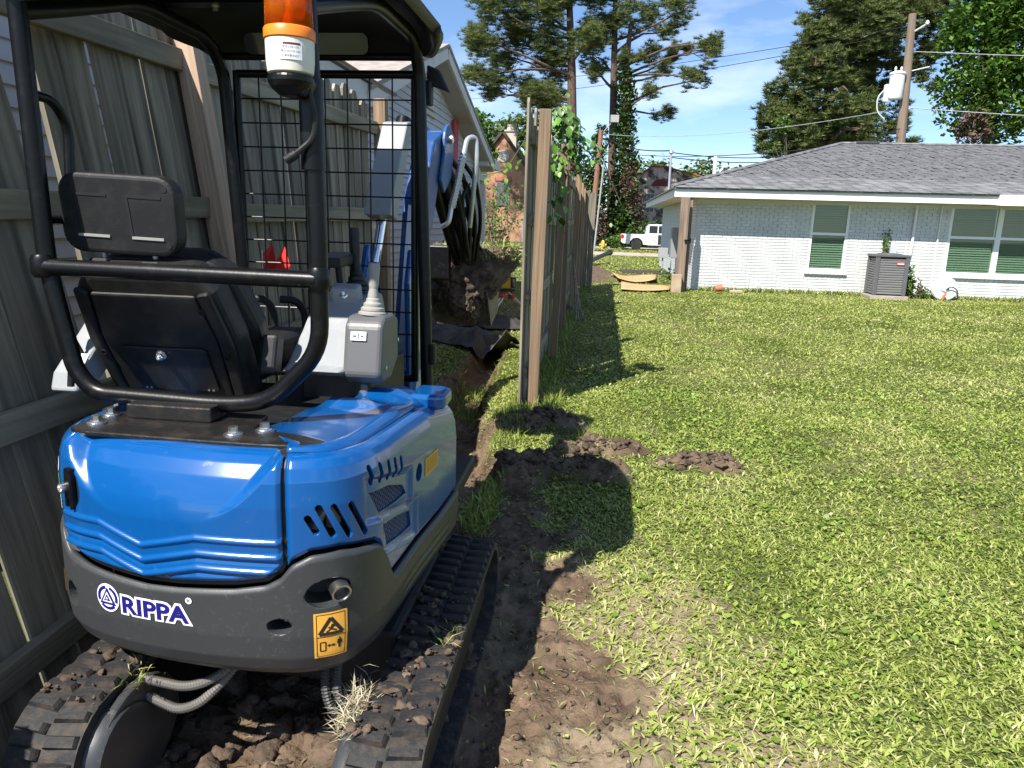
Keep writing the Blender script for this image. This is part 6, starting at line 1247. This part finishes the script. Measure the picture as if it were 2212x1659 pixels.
m = MB(); m.prism([(1.95, 1.02), (2.03, 1.02), (2.22, 1.14), (2.30, 1.30), (2.27, 1.345), (2.22, 1.33), (2.12, 1.2), (1.97, 1.075)], (-1.60, 0, 0), (0, 1, 0), (0, 0, 1), (1, 0, 0), .09); m.build('housing', LGREY, lc, bevel=.012, seg=3)
m = MB(); m.tube([(-1.53, 2.02, 1.12), (-1.555, 2.0, 1.205)], .005, 8); m.tube([(-1.553, 2.0, 1.195), (-1.562, 1.995, 1.23), (-1.572, 1.99, 1.262), (-1.578, 1.988, 1.275)], [.009, .014, .016, .008], 12); m.build('lever', BLACKP, lc, smooth=True)
m = MB(); m.box((-1.515, 1.99, 1.115), (.034, .003, .035), rotx(-.75)); m.build('label', WHITEST, lc)
m = MB(); m.tube([(-1.512, 1.93, 1.045), (-1.508, 1.935, 1.10)], .01, 10); m.build('stop_knob', BLACKP, lc, smooth=True)
# --- tracks
def stadium(y0, y1, zc, R, n=14):
    o = []
    for k in range(n+1): a = math.pi/2+math.pi*k/n; o.append((y0+R*math.cos(a), zc+R*math.sin(a)))
    for k in range(n+1): a = -math.pi/2+math.pi*k/n; o.append((y1+R*math.cos(a), zc+R*math.sin(a)))
    return o
lug_cache = {}
for side, (x0, x1) in (('l', (-1.385, -1.20)), ('r', (-.54, -.355))):
    y0, y1, zc, R = 1.56, 2.62, .165, .165; po, pi_ = stadium(y0, y1, zc, R), stadium(y0, y1, zc, R-.028); n = len(po); m = MB()
    vs = [(x, a, b) for x in (x0, x1) for a, b in po]+[(x, a, b) for x in (x0, x1) for a, b in pi_]; fs = []
    for k in range(n):
        j = (k+1) % n; fs += [(k, j, n+j, n+k), (2*n+k, 3*n+k, 3*n+j, 2*n+j), (k, 2*n+k, 2*n+j, j), (n+k, n+j, 3*n+j, 3*n+k)]
    m.add(vs, fs); belt = m.build('track', RUBBER, ex, smooth=True)
    per = 2*(y1-y0)+2*math.pi*R; N_ = 54; xc = (x0+x1)/2; wd = x1-x0
    def at(s):
        s %= per; Ls = y1-y0
        if s < Ls: return Vector((0, y1-s, zc+R)), Vector((0, 0, 1))
        s -= Ls
        if s < math.pi*R: a = math.pi/2+s/R; return Vector((0, y0+R*math.cos(a), zc+R*math.sin(a))), Vector((0, math.cos(a), math.sin(a)))
        s -= math.pi*R
        if s < Ls: return Vector((0, y0+s, zc-R)), Vector((0, 0, -1))
        s -= Ls; a = -math.pi/2+s/R; return Vector((0, y1+R*math.cos(a), zc+R*math.sin(a))), Vector((0, math.cos(a), math.sin(a)))
    if not lug_cache:
        for nm, (w_, d_) in {'a': (.088, .030), 'b': (.088, .036)}.items():
            q = MB(); q.box((0, 0, .007), (w_, d_*.86, .016), taper=.8); me = bpy.data.meshes.new('lug'); me.from_pydata(q.v, [], q.f); me.materials.append(RUBBER); lug_cache[nm] = me
    for k in range(N_):
        for h in (-1, 1):
            p, nr = at(per*(k+(.5 if h > 0 else 0))/N_)
            if p.z < .03: continue
            o = bpy.data.objects.new('lug', lug_cache['a' if (k+h) % 3 else 'b']); COL.objects.link(o); o.location = (xc+h*.046, p.y, p.z); o.rotation_euler = (math.atan2(-nr.y, nr.z), 0, h*.12); setp(o, belt)
    m = MB(); m.bb(x0+.03, x1-.03, y0, y1, .10, .25); m.build('track_frame', BLACKP, ex, bevel=.02)
    inner = x1 if side == 'l' else x0; sg = 1 if side == 'l' else -1
    m = MB(); m.lathe((inner-sg*.03, y0, zc), (sg, 0, 0), [(.12, 0), (.135, .01), (.135, .05), (.12, .07), (.05, .075), (0, .075)], 26); m.build('drive_motor', GREYP, ex, smooth=True)
    m = MB(); m.prism([(.15*math.cos(a*math.pi/14)*1.25, .15*math.sin(a*math.pi/14)) for a in range(28)], (inner+sg*.003, y0+.06, zc), (0, 1, 0), (0, 0, 1), (sg, 0, 0), .03); m.build('side_guard', mat('guard_steel', (.035, .037, .04), .45, dirt=((.12, .09, .06), 12, .5, .8)), ex, bevel=.008)
# undercarriage centre
m = MB(); m.bb(-1.20, -.54, 1.92, 2.5, .17, .36); m.build('undercarriage', SHELL, ex, bevel=.02)
def coil_hose(pts, r, mt, name, par, pitch=.0085):
    P = fillet(pts, .15, 8); L_ = sum((b-a).length for a, b in zip(P[:-1], P[1:])); N_ = int(L_/pitch*2); Q_ = []; acc = [0]
    for a, b in zip(P[:-1], P[1:]): acc.append(acc[-1]+(b-a).length)
    for k in range(N_+1):
        s = L_*k/N_; i = max(j for j in range(len(acc)-1) if acc[j] <= s+1e-9); Q_.append(P[i].lerp(P[i+1], (s-acc[i])/max(1e-9, acc[i+1]-acc[i])))
    m = MB(); m.tube(Q_, [r*(1.0 if k % 2 else .80) for k in range(N_+1)], 10); return m.build(name, mt, par)
COIL = mat('coil_guard', (.17, .16, .145), .45, .4)
coil_hose([(-1.22, 1.68, .30), (-1.05, 1.65, .305), (-.99, 1.65, .325), (-.93, 1.67, .36), (-.90, 1.74, .42)], .0135, COIL, 'spring_hose', ex)
coil_hose([(-1.22, 1.68, .26), (-1.066, 1.64, .24), (-1.01, 1.65, .26), (-.94, 1.67, .33), (-.90, 1.74, .40)], .0135, COIL, 'spring_hose', ex)
BCOIL = mat('black_coil', (.03, .03, .03), .5)
coil_hose([(-.66, 1.68, .43), (-.66, 1.65, .36), (-.645, 1.64, .30), (-.60, 1.65, .25), (-.55, 1.66, .24)], .0135, BCOIL, 'spring_hose', ex)
coil_hose([(-.632, 1.69, .43), (-.634, 1.66, .36), (-.62, 1.65, .31), (-.585, 1.66, .275), (-.545, 1.67, .265)], .0135, BCOIL, 'spring_hose', ex)
# --- boom, arm, cylinders and bucket
BX = -.885
def yz_prism(name, poly, x0, x1, mt, par, bevel=.01): m = MB(); m.prism(poly, (x0, 0, 0), (0, 1, 0), (0, 0, 1), (1, 0, 0), x1-x0); return m.build(name, mt, par, bevel=bevel)
bm_ = empty('boom', (BX, 3.2, .6)); setp(bm_, ex)
yz_prism('swing_post', [(2.98, .25), (3.30, .25), (3.36, .55), (3.30, .86), (3.18, .9), (3.05, .7)], BX-.10, BX+.10, BLUE, bm_, .02)
bpoly = [(3.20, .62), (3.32, .58), (3.46, .95), (3.60, 1.45), (3.78, 1.74), (3.98, 1.86), (4.02, 1.94), (3.94, 2.0), (3.68, 1.92), (3.46, 1.64), (3.36, 1.28), (3.22, .80)]
yz_prism('box_section', bpoly, BX-.05, BX+.05, mat('boom_blue', (.004, .05, .19), .35, dirt=((.12, .13, .15), 11, .52, .85)), bm_, .008)
BL2 = mat('boom_white', (.60, .63, .66), .4, dirt=((.3, .28, .25), 9, .55, .85))
yz_prism('white_panel', [(3.26, .72), (3.315, .70), (3.44, 1.0), (3.56, 1.46), (3.50, 1.50), (3.40, 1.25), (3.28, .86)], BX+.0505, BX+.0545, BL2, bm_, 0)
yz_prism('white_panel', [(3.225, .80), (3.36, 1.30), (3.45, 1.60), (3.445, 1.61), (3.352, 1.31), (3.217, .81)], BX-.022, BX+.03, BL2, bm_, 0)
for sx in (-1, 1):
    m = MB(); c_ = (3.93, 1.91); poly = [(c_[0]+.115*math.cos(a*math.pi/10), c_[1]+.115*math.sin(a*math.pi/10)) for a in range(-2, 12)]+[(3.74, 1.74), (3.82, 1.68), (3.98, 1.76)]
    o = yz_prism('elbow_plate', poly, BX+sx*.062-.008, BX+sx*.062+.008, mat('blue_plate', (.02, .09, .26), .4, dirt=((.12, .13, .14), 12, .5, .8)), bm_, .004)
    m = MB(); m.lathe((BX+sx*.062, 3.90, 1.95), (sx, 0, 0), [(.022, 0), (.022, .03), (.016, .034), (0, .034)], 16); m.build('pin', STEEL, o, smooth=True)
yz_prism('lower_bracket', [(2.98, 1.28), (3.06, 1.44), (3.14, 1.44), (3.22, 1.2), (3.36, .9), (3.2, .7), (3.05, .8)], BX-.115, BX-.085, BLUE, bm_, .01); yz_prism('lower_bracket', [(3.06, 1.28), (3.12, 1.42), (3.2, 1.42), (3.3, 1.2), (3.38, .9), (3.22, .7), (3.1, .8)], BX+.058, BX+.084, BLUE, bm_, .01)
m = MB(); m.tube([(BX-.075, 3.10, 1.36), (BX-.055, 3.18, 1.62)], .02, 14); m.build('cylinder_rod', CHROME, bm_, smooth=True)
m = MB(); m.tube([(BX-.058, 3.16, 1.56), (BX-.035, 3.42, 1.98)], .034, 16); m.build('cylinder', BLACKM, bm_, smooth=True)
o = yz_prism('cylinder_guard', [(3.06, 1.56), (3.08, 1.62), (3.34, 1.96), (3.40, 1.97), (3.38, 1.88), (3.16, 1.54)], BX-.11, BX+.005, mat('guard_grey', (.27, .285, .30), .5), bm_, .006)
ar = empty('arm', (BX+.02, 4.0, 2.0)); setp(ar, ex); AX = BX+.03
yz_prism('box_section', [(3.94, 2.10), (4.10, 2.06), (4.36, 1.84), (4.86, 1.38), (4.80, 1.32), (4.25, 1.72), (3.92, 1.98)], AX-.035, AX+.035, mat('blue_plate', (.02, .09, .26), .4), ar, .008)
m = MB(); m.tube([(AX+.02, 4.06, 1.86), (AX+.05, 4.5, 1.52)], .03, 14); m.build('cylinder', BLACKM, ar, smooth=True); m = MB(); m.tube([(AX+.05, 4.45, 1.55), (AX+.06, 4.72, 1.38)], .014, 12); m.build('cylinder_rod', CHROME, ar, smooth=True)
m = MB(); m.tube([(AX-.03, 4.02, 1.86), (AX-.0, 4.62, 1.36)], .03, 14); m.build('link', BLACKM, ar, smooth=True)
m = MB(); m.tube([(AX+.10, 4.3, 1.72), (AX+.14, 4.75, 1.36)], .018, 10); m.build('link', BLACKM, ar, smooth=True)
SPR = mat('silver_hose', (.58, .60, .60), .3, .6)
coil_hose([(AX+.07, 4.02, 1.72), (AX+.085, 4.05, 1.80), (AX+.11, 4.12, 2.0)], .021, SPR, 'spring_hose', ar, .019)
m = MB(); m.tube(fillet([(AX+.11, 4.12, 1.99), (AX+.125, 4.15, 2.09), (AX+.165, 4.2, 2.10), (AX+.17, 4.2, 1.98), (AX+.15, 4.22, 1.80), (AX+.12, 4.3, 1.62)], .05), .013, 10); m.build('steel_hose', SPR, ar, smooth=True)
m = MB(); m.tube(fillet([(AX+.07, 4.02, 1.73), (AX+.06, 4.0, 1.64), (AX+.02, 4.0, 1.62)], .03), .013, 10); m.build('hose_end', SPR, ar, smooth=True)
m = MB(); m.tube(fillet([(AX+.12, 4.26, 1.86), (AX+.09, 4.2, 1.78), (AX+.10, 4.3, 1.55), (AX+.08, 4.5, 1.4)], .08), .011, 8); m.tube(fillet([(AX+.03, 3.98, 1.92), (AX+.06, 4.1, 1.88), (AX+.09, 4.2, 1.70), (AX+.10, 4.4, 1.45)], .08), .012, 8); m.build('rubber_hose', BLACKP, ar, smooth=True)
for k, (ox, oy, oz) in enumerate(((.0, .0, 0), (.03, .05, .03), (.055, .1, -.03), (-.03, .03, .05), (.08, .14, .02))):
    m = MB(); m.tube(fillet([(AX+.02+ox, 4.05+oy, 1.94+oz), (AX+.07+ox, 4.16+oy, 1.86+oz), (AX+.09+ox, 4.26+oy, 1.66+oz*.5), (AX+.07+ox*.6, 4.45+oy*.5, 1.42)], .1), .012+.002*(k % 2), 8); m.build('rubber_hose', BLACKP if k % 2 else BLACKM, ar, smooth=True)
coil_hose([(BX-.10, 3.42, 1.62), (BX-.115, 3.44, 1.8)], .013, SPR, 'spring_hose', bm_, .012); m = MB(); m.tube(fillet([(BX-.115, 3.44, 1.79), (BX-.12, 3.46, 1.89), (BX-.07, 3.5, 1.92), (BX-.03, 3.5, 1.9)], .04), .012, 10); m.build('steel_hose', SPR, bm_, smooth=True)
m = MB(); m.box((AX+.095, 4.55, 1.49), (.05, .06, .02), rotx(-.8)); m.build('red_tag', RED, ar)
ar.location = ar.location+Vector((-.025, -.05, -.11))
bk = empty('bucket', (BX+.05, 4.75, 1.2)); setp(bk, ex); KX = BX+.01
BKM = mat('bucket_steel', (.03, .03, .032), .5, col2=(.1, .07, .05), nscale=14)
yz_prism('side_plate', [(4.62, 1.40), (4.90, 1.42), (5.05, 1.2), (5.0, .95), (4.70, .88), (4.52, 1.1)], KX-.185, KX-.17, BKM, bk, .004); yz_prism('side_plate', [(4.62, 1.40), (4.90, 1.42), (5.05, 1.2), (5.0, .95), (4.70, .88), (4.52, 1.1)], KX+.17, KX+.185, BKM, bk, .004)
m = MB()
pts = [(4.64, 1.40), (4.54, 1.12), (4.68, .90), (4.98, .93)]
for a, b in zip(pts[:-1], pts[1:]): m.add([(KX-.17, *a), (KX+.17, *a), (KX+.17, *b), (KX-.17, *b)], [(0, 1, 2, 3)])
o = m.build('shell', BKM, bk); s_ = o.modifiers.new('s', 'SOLIDIFY'); s_.thickness = .012
for sx in (-.05, .05): yz_prism('ear', [(4.60, 1.30), (4.72, 1.52), (4.84, 1.52), (4.88, 1.36)], KX+sx-.008, KX+sx+.008, BKM, bk, .004)
for k in range(5): m = MB(); m.box((KX-.14+.07*k, 5.04, .94), (.04, .10, .03), taper=.6); m.build('tooth', DARKST, bk)
m = MB(); m.bb(KX-.27, KX-.02, 4.32, 4.40, 1.20, 1.40); m.build('hitch_block', BLACKM, bk, bevel=.01)
# --- soil held in the bucket: crumbly lump with turf on top
bmm = bmesh.new(); bmesh.ops.create_icosphere(bmm, subdivisions=6, radius=1); P = np.array([v.co[:] for v in bmm.verts]); Fi = np.array([[v.index for v in f.verts] for f in bmm.faces]).reshape(-1); bmm.free()
P = np.sign(P)*np.abs(P)**.72; q = P*2.2+5
nz = (fbm(q[:, 0]+q[:, 2]*.6, q[:, 1]*.8+q[:, 2], 5)-.5); q2 = P*9; strat = fbm(q2[:, 0]*.7+q2[:, 1]*.5, q2[:, 2]*2.6, 4)-.5; strat = strat+.9*(np.abs(fbm(q2[:, 0]*1.6+q2[:, 1], q2[:, 2]*3.2-q2[:, 1], 3)-.5)*-2+.25)
P = P*(1+.34*nz[:, None]+.17*strat[:, None]); P[:, 0] += .28*sstep(.05, .9, P[:, 2])*np.maximum(P[:, 0], 0)*1.3
P[:, 2] = np.minimum(P[:, 2], .85+.15*nz)
P[:, 0] -= .55*sstep(.35, -.8, P[:, 2])*np.maximum(P[:, 0], 0)
CL = np.array([-.825, 4.72, 1.175]); P = P*np.array([.25, .24, .25])+CL
cl_ = empty('soil_lump', tuple(CL), 'big crumbly brown soil lump with turf on top held in the raised bucket', 'soil')
link_mesh('earth', np_mesh('earth', P, Fi, 3), SOIL, cl_)
top = P[P[:, 2] > CL[2]+.13]; pick = top[rng.integers(len(top), size=1500)]; V, _, r_ = blades(pick[:, 0], pick[:, 1], .02+.05*rng.random(1500), .004+.004*rng.random(1500), .3+1.2*rng.random(1500), .15+.75*rng.random(1500), pick[:, 2]); o = link_mesh('turf', np_mesh('turf', V, np.arange(len(V)), 4, r_), GRASS, cl_); o['kind'] = 'stuff'
# mud and straw caught on the tracks
def tuft(center, n, ln, sp, mt, nm, label, cat):
    c = np.array(center)+rng.normal(size=(n, 3))*np.array(sp); V, _, r_ = blades(c[:, 0], c[:, 1], ln*(.4+rng.random(n)), .0022+.0016*rng.random(n), .2+1.4*rng.random(n), rng.random(n), c[:, 2]); return tag(link_mesh(nm, np_mesh(nm, V, np.arange(len(V)), 4, r_), mt), label, cat, kind='stuff')
STRAW = leafmat('pale_straw', [(.28, .24, .14), (.45, .40, .27), (.55, .5, .36)], .8, .1)
tuft((-.565, 1.63, .29), 520, .06, (.022, .04, .028), STRAW, 'straw_tuft', 'pale dry straw tuft caught on the inner edge of the right track', 'straw')
tuft((-.40, 1.93, .35), 16, .075, (.012, .03, .01), GRASS, 'grass_tuft', 'torn grass blades on the outer edge of the right track', 'grass')
tuft((-1.17, 1.64, .335), 36, .035, (.03, .03, .012), GRASS, 'grass_tuft', 'torn grass and roots on the left drive cover', 'grass')
n = 240; cx = np.concatenate([-.54+.18*rng.random(150), -1.38+.18*rng.random(90)]); cy = 1.5+.75*rng.random(n); P_, Fx = lumps(cx, cy, .003+.013*rng.random(n)**3, .338+0*cx); tag(link_mesh('track_mud', np_mesh('track_mud', P_, Fx, 3), SOIL), 'crumbs of mud stuck on top of both rubber tracks', 'mud', kind='stuff')
